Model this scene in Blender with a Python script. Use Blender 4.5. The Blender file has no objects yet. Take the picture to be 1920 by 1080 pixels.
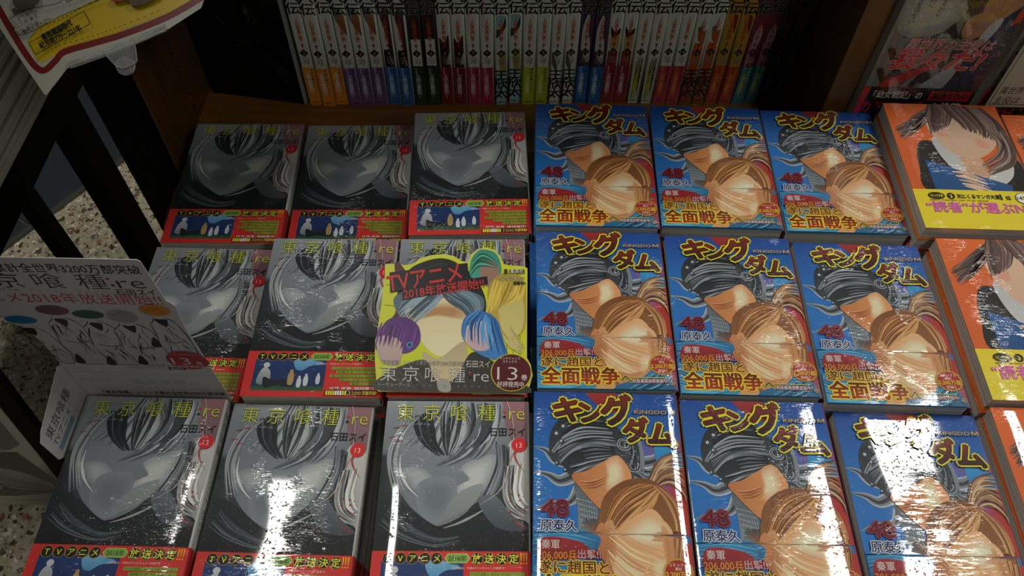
import bpy, bmesh, math, random
from mathutils import Vector, Matrix
from mathutils.geometry import tessellate_polygon

SC = bpy.context.scene
COL = SC.collection
rnd = random.Random(7)

# ------------------------------------------------------------------ camera
PITCH, ROLL = math.radians(55.043), math.radians(1.0985)
fw = Vector((0, math.cos(PITCH), -math.sin(PITCH)))
up0 = Vector((0, math.sin(PITCH), math.cos(PITCH)))
rt0 = Vector((1, 0, 0))
rt = math.cos(ROLL) * rt0 + math.sin(ROLL) * up0
up = -math.sin(ROLL) * rt0 + math.cos(ROLL) * up0
cam = bpy.data.cameras.new('camera')
cam.sensor_width = 36.0
cam.lens = 28.193
cam.clip_start = 0.01
camo = bpy.data.objects.new('camera', cam)
COL.objects.link(camo)
m = Matrix.Identity(4)
for i in range(3):
    m[i][0], m[i][1], m[i][2] = rt[i], up[i], -fw[i]
m[0][3], m[1][3], m[2][3] = 0, 0, 0.74
camo.matrix_world = m
SC.camera = camo

# ------------------------------------------------------------------ world, lamps, exposure
w = bpy.data.worlds.new('shop_air')
SC.world = w
w.use_nodes = True
w.node_tree.nodes['Background'].inputs[0].default_value = (0.80, 0.92, 1.0, 1)
w.node_tree.nodes['Background'].inputs[1].default_value = 0.03


def lamp(name, loc, sx, sy, power, col=(1.0, 0.98, 0.93), rz=0):
    l = bpy.data.lights.new(name, 'AREA')
    l.shape = 'RECTANGLE'
    l.size, l.size_y = sx, sy
    l.energy = power
    l.color = col
    o = bpy.data.objects.new(name, l)
    o.location = loc
    o.rotation_euler = (0, 0, rz)
    COL.objects.link(o)
    return o


lamp('ceiling_or_fill_lamp', (-0.86, 0.60, 2.2), 0.26, 1.1, 27)
lamp('ceiling_or_fill_lamp', (1.46, 1.02, 2.2), 0.42, 0.80, 32)
lamp('ceiling_or_fill_lamp', (1.25, -1.3, 2.2), 0.5, 1.2, 18)  # added fill from the front right for the spines and stack fronts
vs = SC.view_settings
vs.view_transform = 'Standard'
vs.look = 'None'
vs.gamma = 1.0
vs.use_curve_mapping = False
vs.exposure = 0.0


# ------------------------------------------------------------------ helpers
def lin(h):
    r, g, b = (h >> 16 & 255) / 255, (h >> 8 & 255) / 255, (h & 255) / 255
    return tuple((c / 12.92 if c <= 0.04045 else ((c + 0.055) / 1.055) ** 2.4) for c in (r, g, b)) + (1.0,)


def mixc(a, b, t):
    return tuple(a[i] * (1 - t) + b[i] * t for i in range(4))


def tag(o, label=None, cat=None, group=None, kind=None):
    if label: o['label'] = label
    if cat: o['category'] = cat
    if group: o['group'] = group
    if kind: o['kind'] = kind
    return o


def link(name, me, mat=None, parent=None):
    o = bpy.data.objects.new(name, me)
    if mat is not None and len(me.materials) == 0:
        me.materials.append(mat)
    COL.objects.link(o)
    if parent: o.parent = parent
    return o


def empty(name, loc=(0, 0, 0), rot=(0, 0, 0)):
    o = bpy.data.objects.new(name, None)
    o.empty_display_size = 0.02
    o.location = loc
    o.rotation_euler = rot
    COL.objects.link(o)
    return o


KIDS = {}


def copy_tree(o, parent=None, depth=9):
    c = o.copy()
    COL.objects.link(c)
    c.parent = parent
    if depth > 0:
        for ch in list(o.children):
            copy_tree(ch, c, depth - 1)
    return c


def add_box(bm, lo, hi, mtx=None):
    x0, y0, z0 = lo
    x1, y1, z1 = hi
    v = [Vector(p) for p in ((x0, y0, z0), (x1, y0, z0), (x1, y1, z0), (x0, y1, z0), (x0, y0, z1), (x1, y0, z1), (x1, y1, z1), (x0, y1, z1))]
    if mtx is not None: v = [mtx @ p for p in v]
    v = [bm.verts.new(p) for p in v]
    for f in ((0, 3, 2, 1), (4, 5, 6, 7), (0, 1, 5, 4), (1, 2, 6, 5), (2, 3, 7, 6), (3, 0, 4, 7)):
        bm.faces.new([v[i] for i in f])


def mesh_of(bm, name='mesh', bevel=0, smooth=False):
    if bevel:
        bmesh.ops.bevel(bm, geom=list(bm.edges), offset=bevel, segments=2, affect='EDGES', profile=0.6)
    me = bpy.data.meshes.new(name)
    bm.to_mesh(me)
    bm.free()
    if smooth:
        for p in me.polygons: p.use_smooth = True
    return me


def box(name, lo, hi, mat, parent=None, bevel=0.0, mtx=None):
    bm = bmesh.new()
    add_box(bm, lo, hi, mtx)
    return link(name, mesh_of(bm, name, bevel), mat, parent)


# ------------------------------------------------------------------ materials
def newmat(name):
    m = bpy.data.materials.new(name)
    m.use_nodes = True
    nt = m.node_tree
    return m, nt, nt.nodes['Principled BSDF']


def N(nt, typ, **kw):
    n = nt.nodes.new(typ)
    for k, v in kw.items():
        if k.startswith('i_'):
            key = k[2:]
            key = int(key) if key.isdigit() else key.replace('_', ' ')
            n.inputs[key].default_value = v
        else:
            setattr(n, k, v)
    return n


def L(nt, a, b): nt.links.new(a, b)


def M(nt, op, a, b=None, c=None, clamp=False):
    n = nt.nodes.new('ShaderNodeMath')
    n.operation = op
    n.use_clamp = clamp
    for i, x in enumerate((a, b, c)):
        if x is None: continue
        if isinstance(x, (int, float)): n.inputs[i].default_value = x
        else: L(nt, x, n.inputs[i])
    return n.outputs[0]


def ramp(nt, x, a, b):
    n = nt.nodes.new('ShaderNodeMapRange')
    n.interpolation_type = 'SMOOTHSTEP'
    L(nt, x, n.inputs[0])
    n.inputs[1].default_value = a
    n.inputs[2].default_value = b
    return n.outputs[0]


def film_normal(nt, bow=True, wr=1.0, base=1.0):
    """plastic film over a paperback: a bowed cover, soft waves and short sharp creases"""
    g = N(nt, 'ShaderNodeNewGeometry')
    pos = g.outputs['Position']
    soft = N(nt, 'ShaderNodeTexNoise', i_Scale=11.0, i_Detail=1.0, i_Roughness=0.4)
    L(nt, pos, soft.inputs['Vector'])
    h = M(nt, 'MULTIPLY', soft.outputs['Fac'], 0.0030 * base)
    if bow:
        tc = N(nt, 'ShaderNodeTexCoord')
        sp = N(nt, 'ShaderNodeSeparateXYZ')
        L(nt, tc.outputs['Object'], sp.inputs[0])
        ax = M(nt, 'ABSOLUTE', M(nt, 'DIVIDE', sp.outputs[0], 0.064))
        h = M(nt, 'SUBTRACT', h, M(nt, 'MULTIPLY', M(nt, 'POWER', ax, 7.0), 0.0028))
        h = M(nt, 'SUBTRACT', h, M(nt, 'MULTIPLY', M(nt, 'POWER', ax, 2.0), 0.0009))
    b1 = N(nt, 'ShaderNodeBump', i_Strength=1.0, i_Distance=1.0)
    L(nt, h, b1.inputs['Height'])
    # creases: narrow ridges lying across the film, only in patches
    mp = N(nt, 'ShaderNodeMapping')
    mp.inputs['Rotation'].default_value = (0, 0, math.radians(14))
    mp.inputs['Scale'].default_value = (70, 520, 200)
    L(nt, pos, mp.inputs[0])
    nz = N(nt, 'ShaderNodeTexNoise', i_Scale=1.0, i_Detail=2.0, i_Roughness=0.6, i_Distortion=0.6)
    L(nt, mp.outputs[0], nz.inputs['Vector'])
    mk = N(nt, 'ShaderNodeTexNoise', i_Scale=19.0, i_Detail=2.0)
    L(nt, pos, mk.inputs['Vector'])
    mask = ramp(nt, mk.outputs['Fac'], 0.50, 0.66)
    fine = N(nt, 'ShaderNodeTexNoise', i_Scale=420.0, i_Detail=1.0)
    L(nt, pos, fine.inputs['Vector'])
    ridge = ramp(nt, nz.outputs['Fac'], 0.42, 0.72)
    h2 = M(nt, 'MULTIPLY', M(nt, 'MULTIPLY', ridge, mask), 0.0011 * wr)
    spot = M(nt, 'MULTIPLY', ramp(nt, fine.outputs['Fac'], 0.63, 0.76), 0.0011 * wr)
    h2 = M(nt, 'ADD', h2, spot)
    b2 = N(nt, 'ShaderNodeBump', i_Strength=1.0, i_Distance=1.0)
    L(nt, h2, b2.inputs['Height'])
    L(nt, b1.outputs[0], b2.inputs['Normal'])
    return b2.outputs[0]


def print_mat(name, film=True, bow=True, wr=1.0, rough=0.55, coatrough=0.05, base=1.0, gain=1.0):
    m, nt, p = newmat(name)
    a = N(nt, 'ShaderNodeVertexColor')
    a.layer_name = 'ink'
    hv = N(nt, 'ShaderNodeHueSaturation')
    hv.inputs['Value'].default_value = gain
    L(nt, a.outputs[0], hv.inputs['Color'])
    L(nt, hv.outputs[0], p.inputs['Base Color'])
    p.inputs['Roughness'].default_value = rough
    p.inputs['Specular IOR Level'].default_value = 0.25
    if film:
        p.inputs['Coat Weight'].default_value = 1.0
        p.inputs['Coat Roughness'].default_value = coatrough
        p.inputs['Coat IOR'].default_value = 1.5
        L(nt, film_normal(nt, bow, wr, base), p.inputs['Coat Normal'])
    return m


MAT_PRINT = print_mat('shrink_wrapped_print')
MAT_SPINE = print_mat('wrapped_spine_print', bow=False, wr=0.25, coatrough=0.22, base=0.3)
MAT_CARD = print_mat('card_print', film=False, rough=0.38)
MAT_SIDE = print_mat('wrapped_side_print', bow=False, wr=0.6, coatrough=0.12, base=0.6)


def page_mat():
    m, nt, p = newmat('page_edges')
    tc = N(nt, 'ShaderNodeTexCoord')
    mp = N(nt, 'ShaderNodeMapping')
    mp.inputs['Scale'].default_value = (8, 8, 1600)
    L(nt, tc.outputs['Object'], mp.inputs[0])
    nz = N(nt, 'ShaderNodeTexNoise', i_Scale=1.0, i_Detail=2.0)
    L(nt, mp.outputs[0], nz.inputs['Vector'])
    cr = N(nt, 'ShaderNodeValToRGB')
    cr.color_ramp.elements[0].position = 0.35
    cr.color_ramp.elements[0].color = lin(0x929186)
    cr.color_ramp.elements[1].position = 0.7
    cr.color_ramp.elements[1].color = lin(0xcfcec0)
    L(nt, nz.outputs['Fac'], cr.inputs[0])
    L(nt, cr.outputs[0], p.inputs['Base Color'])
    p.inputs['Roughness'].default_value = 0.8
    p.inputs['Coat Weight'].default_value = 0.8
    p.inputs['Coat Roughness'].default_value = 0.12
    L(nt, film_normal(nt, False, 1.2), p.inputs['Coat Normal'])
    return m


MAT_PAGE = page_mat()


def wood_mat(name, c1, c2, stretch=(3, 60, 60), rough=0.4):
    m, nt, p = newmat(name)
    tc = N(nt, 'ShaderNodeTexCoord')
    mp = N(nt, 'ShaderNodeMapping')
    mp.inputs['Scale'].default_value = stretch
    L(nt, tc.outputs['Object'], mp.inputs[0])
    nz = N(nt, 'ShaderNodeTexNoise', i_Scale=1.0, i_Detail=6.0, i_Roughness=0.65, i_Distortion=0.8)
    L(nt, mp.outputs[0], nz.inputs['Vector'])
    cr = N(nt, 'ShaderNodeValToRGB')
    cr.color_ramp.elements[0].position = 0.3
    cr.color_ramp.elements[0].color = lin(c1)
    cr.color_ramp.elements[1].position = 0.72
    cr.color_ramp.elements[1].color = lin(c2)
    L(nt, nz.outputs['Fac'], cr.inputs[0])
    L(nt, cr.outputs[0], p.inputs['Base Color'])
    p.inputs['Roughness'].default_value = rough
    b = N(nt, 'ShaderNodeBump', i_Strength=0.25, i_Distance=0.0006)
    L(nt, nz.outputs['Fac'], b.inputs['Height'])
    L(nt, b.outputs[0], p.inputs['Normal'])
    return m


MAT_WOOD = wood_mat('oak_board', 0x5e3b12, 0x8a5c20)
MAT_WOOD_V = wood_mat('oak_upright', 0x4a3212, 0x6b4a1d, (60, 60, 3))


def flat_mat(name, c, rough=0.5, spec=0.5, metal=0.0, noise=0.0):
    m, nt, p = newmat(name)
    p.inputs['Base Color'].default_value = lin(c)
    p.inputs['Roughness'].default_value = rough
    p.inputs['Specular IOR Level'].default_value = spec
    p.inputs['Metallic'].default_value = metal
    if noise:
        tc = N(nt, 'ShaderNodeTexCoord')
        nz = N(nt, 'ShaderNodeTexNoise', i_Scale=90.0, i_Detail=4.0)
        L(nt, tc.outputs['Object'], nz.inputs['Vector'])
        mx = N(nt, 'ShaderNodeMix', data_type='RGBA')
        a = lin(c)
        mx.inputs['A'].default_value = tuple(x * (1 - noise) for x in a[:3]) + (1,)
        mx.inputs['B'].default_value = tuple(min(1, x * (1 + noise)) for x in a[:3]) + (1,)
        L(nt, nz.outputs['Fac'], mx.inputs['Factor'])
        L(nt, mx.outputs['Result'], p.inputs['Base Color'])
    return m


MAT_BLACK = flat_mat('black_powder_coat', 0x060606, 0.75, 0.08, noise=0.3)
MAT_BACK = flat_mat('dark_back_board', 0x0e0c0a, 0.8, 0.1, noise=0.3)
MAT_HOLE = flat_mat('pin_hole_shadow', 0x140c05, 0.8, 0.1)
MAT_STRIP = flat_mat('metal_strip', 0x5a5a55, 0.4, 0.5, 0.6, 0.1)
MAT_TILE = flat_mat('dark_floor_tile', 0x2b2f35, 0.45, 0.3, noise=0.15)
MAT_GROUT = flat_mat('tile_grout', 0x56523c, 0.9, 0.1)
MAT_PAPER = flat_mat('white_magazine_paper', 0xb9b7a4, 0.7, 0.2, noise=0.08)
MAT_MAGCOVER = flat_mat('magazine_cover', 0x8a887c, 0.45, 0.4, noise=0.12)


def terrazzo():
    m, nt, p = newmat('terrazzo')
    g = N(nt, 'ShaderNodeNewGeometry')
    col = None
    base = N(nt, 'ShaderNodeTexNoise', i_Scale=60.0, i_Detail=4.0)
    L(nt, g.outputs['Position'], base.inputs['Vector'])
    cr = N(nt, 'ShaderNodeValToRGB')
    cr.color_ramp.elements[0].position, cr.color_ramp.elements[0].color = 0.3, lin(0x8d846e)
    cr.color_ramp.elements[1].position, cr.color_ramp.elements[1].color = 0.7, lin(0xbdb49b)
    L(nt, base.outputs['Fac'], cr.inputs[0])
    col = cr.outputs[0]
    for sc, th, stops in ((62, 0.42, (0x4a3a2a, 0x7a5a48, 0xd2cbb8, 0x5f5a4c, 0x95705c)), (125, 0.40, (0x3a3226, 0xd8d2c0, 0x6b4c3c, 0x8f8a78, 0x4c4436))):
        ds = N(nt, 'ShaderNodeTexNoise', i_Scale=sc * 1.5, i_Detail=1.0)
        L(nt, g.outputs['Position'], ds.inputs['Vector'])
        ad = N(nt, 'ShaderNodeMix', data_type='VECTOR')
        ad.inputs['Factor'].default_value = 0.012
        L(nt, g.outputs['Position'], ad.inputs['A'])
        L(nt, ds.outputs['Color'], ad.inputs['B'])
        vo = N(nt, 'ShaderNodeTexVoronoi', i_Scale=float(sc))
        L(nt, ad.outputs['Result'], vo.inputs['Vector'])
        sx = N(nt, 'ShaderNodeSeparateColor')
        L(nt, vo.outputs['Color'], sx.inputs[0])
        thr = M(nt, 'MULTIPLY', sx.outputs[1], th + 0.12)
        msk = M(nt, 'LESS_THAN', vo.outputs['Distance'], thr)
        c2 = N(nt, 'ShaderNodeValToRGB')
        c2.color_ramp.interpolation = 'CONSTANT'
        el = c2.color_ramp.elements
        el[0].position, el[0].color = 0, lin(stops[0])
        el[1].position, el[1].color = 0.22, lin(stops[1])
        for k, s in enumerate(stops[2:]):
            e = el.new(0.42 + 0.2 * k)
            e.color = lin(s)
        L(nt, sx.outputs[0], c2.inputs[0])
        mx = N(nt, 'ShaderNodeMix', data_type='RGBA')
        L(nt, msk, mx.inputs['Factor'])
        L(nt, col, mx.inputs['A'])
        L(nt, c2.outputs[0], mx.inputs['B'])
        col = mx.outputs['Result']
    L(nt, col, p.inputs['Base Color'])
    p.inputs['Roughness'].default_value = 0.35
    return m


def clear_mat():
    m, nt, p = newmat('clear_plastic')
    p.inputs['Base Color'].default_value = (0.9, 0.92, 0.9, 1)
    p.inputs['Roughness'].default_value = 0.12
    p.inputs['IOR'].default_value = 1.3
    p.inputs['Transmission Weight'].default_value = 0.92
    p.inputs['Specular IOR Level'].default_value = 0.9
    return m


MAT_CLEAR = clear_mat()

# ------------------------------------------------------------------ printed artwork as layered thin geometry
FONTC = {}


def glyph_mesh(s, off, res=2):
    """vertices / triangles of one line of type, 1 unit tall, plus its advance width"""
    key = (s, round(off, 4), res)
    if key in FONTC: return FONTC[key]
    cu = bpy.data.curves.new('type', 'FONT')
    cu.body = s
    cu.size = 1.0
    cu.resolution_u = res
    cu.offset = off
    cu.fill_mode = 'FRONT'
    o = bpy.data.objects.new('type', cu)
    COL.objects.link(o)
    dg = bpy.context.evaluated_depsgraph_get()
    ev = o.evaluated_get(dg)
    me = ev.to_mesh()
    vs_ = [(v.co.x, v.co.y) for v in me.vertices]
    fs = [tuple(p.vertices) for p in me.polygons]
    ev.to_mesh_clear()
    bpy.data.objects.remove(o)
    bpy.data.curves.remove(cu)
    if vs_:
        x0, x1 = min(v[0] for v in vs_), max(v[0] for v in vs_)
        y0, y1 = min(v[1] for v in vs_), max(v[1] for v in vs_)
    else:
        x0 = y0 = 0
        x1 = y1 = 1
    FONTC[key] = (vs_, fs, (x0, x1, y0, y1))
    return FONTC[key]


def catmull(pts, n=10, closed=False):
    out = []
    P = list(pts)
    m_ = len(P)
    segs = m_ if closed else m_ - 1
    for i in range(segs):
        if closed:
            p0, p1, p2, p3 = P[(i - 1) % m_], P[i], P[(i + 1) % m_], P[(i + 2) % m_]
        else:
            p0, p1, p2, p3 = P[max(i - 1, 0)], P[i], P[i + 1], P[min(i + 2, m_ - 1)]
        for k in range(n):
            t = k / n
            a = []
            for d in (0, 1):
                a.append(0.5 * (2 * p1[d] + (p2[d] - p0[d]) * t + (2 * p0[d] - 5 * p1[d] + 4 * p2[d] - p3[d]) * t * t + (3 * p1[d] - p0[d] - 3 * p2[d] + p3[d]) * t ** 3))
            out.append(tuple(a))
    if not closed: out.append(tuple(P[-1][:2]))
    return out


class Art:
    """flat print in millimetres, x to the right and y down; later shapes lie a few microns above earlier ones"""
    STEP = 0.010

    def __init__(s, clip=None, z0=0.0):
        s.v, s.f, s.c = [], [], []
        s.z = z0
        s.clip = clip
        s.dx = s.dy = 0.0

    def _add(s, pts, faces, cols):
        n = len(s.v)
        for (x, y) in pts:
            x, y = x + s.dx, y + s.dy
            if s.clip:
                x = min(max(x, s.clip[0]), s.clip[1])
                y = min(max(y, s.clip[2]), s.clip[3])
            s.v.append((x, y, s.z))
        s.f += [tuple(i + n for i in f) for f in faces]
        s.c += cols
        s.z += s.STEP

    def poly(s, pts, col, col2=None, ang=90):
        c1 = lin(col) if isinstance(col, int) else col
        tri = tessellate_polygon([[Vector((p[0], p[1], 0)) for p in pts]])
        if col2 is None:
            cols = [c1] * len(pts)
        else:
            c2 = lin(col2) if isinstance(col2, int) else col2
            dx, dy = math.cos(math.radians(ang)), math.sin(math.radians(ang))
            q = [p[0] * dx + p[1] * dy for p in pts]
            a, b = min(q), max(q)
            cols = [mixc(c1, c2, (t - a) / (b - a + 1e-9)) for t in q]
        s._add(pts, tri, cols)

    def smooth(s, pts, col, col2=None, ang=90, n=6):
        s.poly(catmull(pts, n, True), col, col2, ang)

    def rect(s, x0, y0, x1, y1, col, col2=None, ang=90, skew=0):
        s.poly([(x0 + skew, y0), (x1 + skew, y0), (x1 - skew, y1), (x0 - skew, y1)], col, col2, ang)

    def soft(s, pts, under, col, steps=5, grow=1.12):
        """a patch whose rim melts into the colour beneath it"""
        P = catmull(pts, 6, True)
        cx, cy = sum(p[0] for p in P) / len(P), sum(p[1] for p in P) / len(P)
        a, b = lin(under), lin(col)
        for k in range(steps):
            q = grow - (grow - .5) * k / (steps - 1)
            s.poly([(cx + (p[0] - cx) * q, cy + (p[1] - cy) * q) for p in P], mixc(a, b, (k + 1) / steps))

    def grid(s, x0, y0, x1, y1, nx, ny, fn):
        pts, cols, fs = [], [], []
        for j in range(ny + 1):
            for i in range(nx + 1):
                u, v = i / nx, j / ny
                pts.append((x0 + (x1 - x0) * u, y0 + (y1 - y0) * v))
                cols.append(fn(u, v))
        for j in range(ny):
            for i in range(nx):
                a = j * (nx + 1) + i
                fs.append((a, a + 1, a + nx + 2, a + nx + 1))
        s._add(pts, fs, cols)

    def disc(s, cx, cy, rx, ry=None, col=0, n=28, jag=0, col2=None, ang=90, rot=0):
        ry = ry or rx
        pts = []
        cr, sr = math.cos(math.radians(rot)), math.sin(math.radians(rot))
        for i in range(n):
            a = 2 * math.pi * i / n
            k = 1 + (jag if i % 2 else -jag)
            x, y = rx * k * math.cos(a), ry * k * math.sin(a)
            pts.append((cx + x * cr - y * sr, cy + x * sr + y * cr))
        s.poly(pts, col, col2, ang)

    def stroke(s, pts, w0, w1, col, col2=None, n=8, wm=None):
        P = catmull(pts, n)
        N_ = len(P)
        c1 = lin(col) if isinstance(col, int) else col
        c2 = (lin(col2) if isinstance(col2, int) else col2) if col2 is not None else c1
        vs_, cs, fs = [], [], []
        for i, p in enumerate(P):
            a, b = P[max(i - 1, 0)], P[min(i + 1, N_ - 1)]
            dx, dy = b[0] - a[0], b[1] - a[1]
            l = math.hypot(dx, dy) or 1
            nx, ny = -dy / l, dx / l
            t = i / (N_ - 1)
            if wm is None: w_ = w0 + (w1 - w0) * t
            else: w_ = (w0 + (wm - w0) * t * 2) if t < .5 else (wm + (w1 - wm) * (t * 2 - 1))
            vs_ += [(p[0] + nx * w_ / 2, p[1] + ny * w_ / 2), (p[0] - nx * w_ / 2, p[1] - ny * w_ / 2)]
            cc = mixc(c1, c2, t)
            cs += [cc, cc]
            if i: fs.append((2 * i - 2, 2 * i - 1, 2 * i + 1, 2 * i))
        s._add(vs_, fs, cs)

    def strands(s, A, B, n, cols, w, jit=0.6, seed=1, wm=None):
        r = random.Random(seed)
        z = s.z
        for k in range(n):
            t = (k + r.uniform(-.4, .4)) / max(n - 1, 1)
            pts = [(a[0] + (b[0] - a[0]) * t + r.uniform(-jit, jit), a[1] + (b[1] - a[1]) * t + r.uniform(-jit, jit)) for a, b in zip(A, B)]
            c = cols[r.randrange(len(cols))]
            ww = w * r.uniform(.5, 1.4)
            s.z = z + (k % 6) * s.STEP * .8
            s.stroke(pts, ww * .3, ww * .1, c, n=6, wm=ww)
        s.z = z + 6 * s.STEP

    def text(s, t, x, y, size, col, out=None, bold=0.0, rot=0, sx=1.0, shear=0, align='l', col2=None, width=None, res=2):
        """x,y = left end of the base line (mm); size = cap/ideograph height"""
        em = size / 0.80
        layers = []
        if out:
            for (ow, oc) in (out if isinstance(out, list) else [out]):
                layers.append((bold + ow, oc, None))
        layers.append((bold, col, col2))
        cr, sr = math.cos(math.radians(rot)), math.sin(math.radians(rot))
        base = glyph_mesh(t, 0.0, res)[2]
        if width: sx = width / ((base[1] - base[0]) * em)
        wd = (base[1] - base[0]) * em * sx
        ox = {'l': 0, 'c': -wd / 2, 'r': -wd}[align]
        jobs = []
        for off, c, c2 in layers:
            if off > 0.012:
                rad = off * em
                nk = 8 if off > 0.04 else 6
                for k in range(nk):
                    jobs.append((0.0, c, c2, rad * math.cos(k * 2 * math.pi / nk), rad * math.sin(k * 2 * math.pi / nk), s.z))
                    s.z += 0.004
            jobs.append((min(off, 0.0) if off > 0.012 else off, c, c2, 0, 0, s.z))
            s.z += s.STEP
        s_end = s.z
        for off, c, c2, sx_, sy_, zz in jobs:
            s.z = zz
            v, f, bb = glyph_mesh(t, off, res)
            pts, cols = [], []
            c1 = lin(c) if isinstance(c, int) else c
            cc2 = lin(c2) if c2 is not None else None
            for (a, b) in v:
                X = (a - base[0]) * em * sx + ox + shear * b * em
                Y = -b * em
                pts.append((x + X * cr - Y * sr + sx_, y + X * sr + Y * cr + sy_))
                cols.append(c1 if cc2 is None else mixc(cc2, c1, min(1, max(0, b / 0.85))))
            s._add(pts, f, cols)
        s.z = s_end
        return wd

    def vtext(s, t, x, y, size, col, out=None, bold=0.0, pitch=None, sx=1.0):
        """vertical line of type; x = centre, y = top"""
        pitch = pitch or size * 1.12
        z = s.z
        for i, ch in enumerate(t):
            if ch == ' ': continue
            s.z = z
            if ch in '～ー〜':
                s.stroke([(x, y + i * pitch + size * .15), (x + size * .1, y + i * pitch + size * .5), (x, y + i * pitch + size * .9)], size * .1, size * .1, col, n=2)
                continue
            s.text(ch, x, y + i * pitch + size * 0.88, size, col, out, bold, sx=sx, align='c', res=1)
        s.z = z + s.STEP * (2 if out else 1)

    def build(s, name, mat, fn, parent=None, split=None, names=None):
        """fn maps (x, y, z) in mm to metres; split: y where the print passes on to a second piece"""
        def mk(nm, verts, faces, cols):
            me = bpy.data.meshes.new(nm)
            me.from_pydata([fn(*v) for v in verts], [], faces)
            ca = me.color_attributes.new('ink', 'FLOAT_COLOR', 'POINT')
            flat = []
            for c in cols: flat += list(c)
            ca.data.foreach_set('color', flat)
            me.update()
            return me
        if split is None:
            o = link(name, fix_up(mk(name, s.v, s.f, s.c), fn), mat, parent)
            return o
        bm = bmesh.new()
        lay = bm.verts.layers.float_color.new('ink')
        vv = []
        for v, c in zip(s.v, s.c):
            q = bm.verts.new(v)
            q[lay] = c
            vv.append(q)
        for f in s.f:
            try: bm.faces.new([vv[i] for i in f])
            except ValueError: pass
        bmesh.ops.bisect_plane(bm, geom=list(bm.verts) + list(bm.edges) + list(bm.faces), plane_co=(0, split, 0), plane_no=(0, 1, 0), dist=1e-5)
        parts = [([], [], []), ([], [], [])]
        maps = [{}, {}]
        for f in bm.faces:
            k = 1 if f.calc_center_median().y > split else 0
            ids = []
            for v in f.verts:
                if v.index is None: pass
                key = id(v)
                if key not in maps[k]:
                    maps[k][key] = len(parts[k][0])
                    parts[k][0].append((v.co.x, v.co.y, v.co.z + (0.45 if k else 0)))
                    parts[k][2].append(tuple(v[lay]))
                ids.append(maps[k][key])
            parts[k][1].append(tuple(ids))
        res = []
        keep = list(bm.verts)
        for k in (0, 1):
            res.append(fix_up(mk(names[k], *[parts[k][0], parts[k][1], parts[k][2]]), fn))
        bm.free()
        return [link(names[k], res[k], mat, parent[k] if isinstance(parent, (list, tuple)) else parent) for k in (0, 1)]


def fix_up(me, fn):
    """turn every print face towards the viewer's side of the sheet"""
    o = Vector(fn(0, 0, 0))
    nrm = (Vector(fn(0, 0, 1)) - o).normalized()
    bm = bmesh.new()
    bm.from_mesh(me)
    bm.normal_update()
    fl = [f for f in bm.faces if f.normal.dot(nrm) < 0]
    bmesh.ops.reverse_faces(bm, faces=fl)
    bm.to_mesh(me)
    bm.free()
    return me

# ------------------------------------------------------------------ the setting
tb = bmesh.new()
add_box(tb, (-3.2, -1.2, -0.77), (2.4, 3.4, -0.75))
fl = link('floor', mesh_of(tb), terrazzo())
tag(fl, kind='structure')
# dark tiles beyond the metal strip
S0, S1 = Vector((-1.1855, 1.1061, 0)), Vector((-0.9621, 1.4415, 0))
d1 = (S1 - S0).normalized()
d2 = Vector((-d1.y, d1.x, 0))
J = Vector((-1.17, 1.206, 0))
off = (J - S0).dot(d1)
T = 0.45
tme = None
grout = Matrix((( d1.x, d2.x, 0, S0.x), (d1.y, d2.y, 0, S0.y), (0, 0, 1, 0), (0, 0, 0, 1)))
g = box('grout_bed', (-1.6, 0.012, -0.7498), (2.6, 2.0, -0.7470), MAT_GROUT, fl, mtx=grout)
bm = bmesh.new()
add_box(bm, (0.0025, 0.0025, 0), (T - 0.0025, T - 0.0025, 0.006))
tme = mesh_of(bm, 'floor_tile', 0.0012)
tme.materials.append(MAT_TILE)
for i in range(-3, 5):
    for j in range(0, 4):
        o = link('floor_tile', tme, None, fl)
        p = S0 + d1 * (off + i * T) + d2 * (0.012 + j * T)
        o.matrix_world = Matrix.Translation((p.x, p.y, -0.7470)) @ Matrix.Rotation(math.atan2(d1.y, d1.x), 4, 'Z')
st = box('trim_1', (-1.6, 0, -0.7499), (2.6, 0.011, -0.7385), MAT_STRIP, None, 0.001, grout)
tag(st, kind='structure')

MAT_WALL = flat_mat('painted_wall', 0xa8a69c, 0.8, 0.2, noise=0.05)
for nm, lo, hi in (('wall_back', (-3.2, 3.4, -0.75), (2.4, 3.5, 2.35)), ('wall_left', (-3.3, -1.2, -0.75), (-3.2, 3.4, 2.35)), ('ceiling', (-3.2, -1.2, 2.35), (2.4, 3.4, 2.4))):
    tag(box(nm, lo, hi, MAT_WALL), kind='structure')

# ------------------------------------------------------------------ shop fixture
fx = empty('display_shelf')
tag(fx, 'wooden display table with an oak top and side uprights carrying the manga stacks', 'shelf')
box('table_top', (-0.388, 0.10, -0.028), (0.90, 0.965, 0.0), MAT_WOOD, fx, 0.001)
box('base_cabinet', (-0.385, 0.13, -0.7495), (0.88, 0.86, -0.0285), MAT_BLACK, fx)
lp = box('side_upright', (-0.4335, 0.682, -0.028), (-0.4150, 0.965, 0.62), MAT_WOOD_V, fx, 0.0012)
box('top_extension', (-0.4148, 0.60, -0.028), (-0.3882, 0.965, -0.0002), MAT_WOOD, fx)
for (yy, zz) in ((0.779, 0.145), (0.779, 0.1125), (0.779, 0.080), (0.779, 0.0475), (0.779, 0.0155)):
    for dz in (0.006, -0.006):
        bm = bmesh.new()
        bmesh.ops.create_cone(bm, cap_ends=True, segments=12, radius1=0.0022, radius2=0.0022, depth=0.0006, matrix=Matrix.Translation((-0.4148, yy, zz + dz)) @ Matrix.Rotation(math.pi / 2, 4, 'Y'))
        link('pin_hole', mesh_of(bm), MAT_HOLE, lp)
rp = box('side_upright', (0.3600, 0.718, 0.0), (0.3885, 0.965, 0.62), MAT_WOOD_V, fx, 0.0012)
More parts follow.
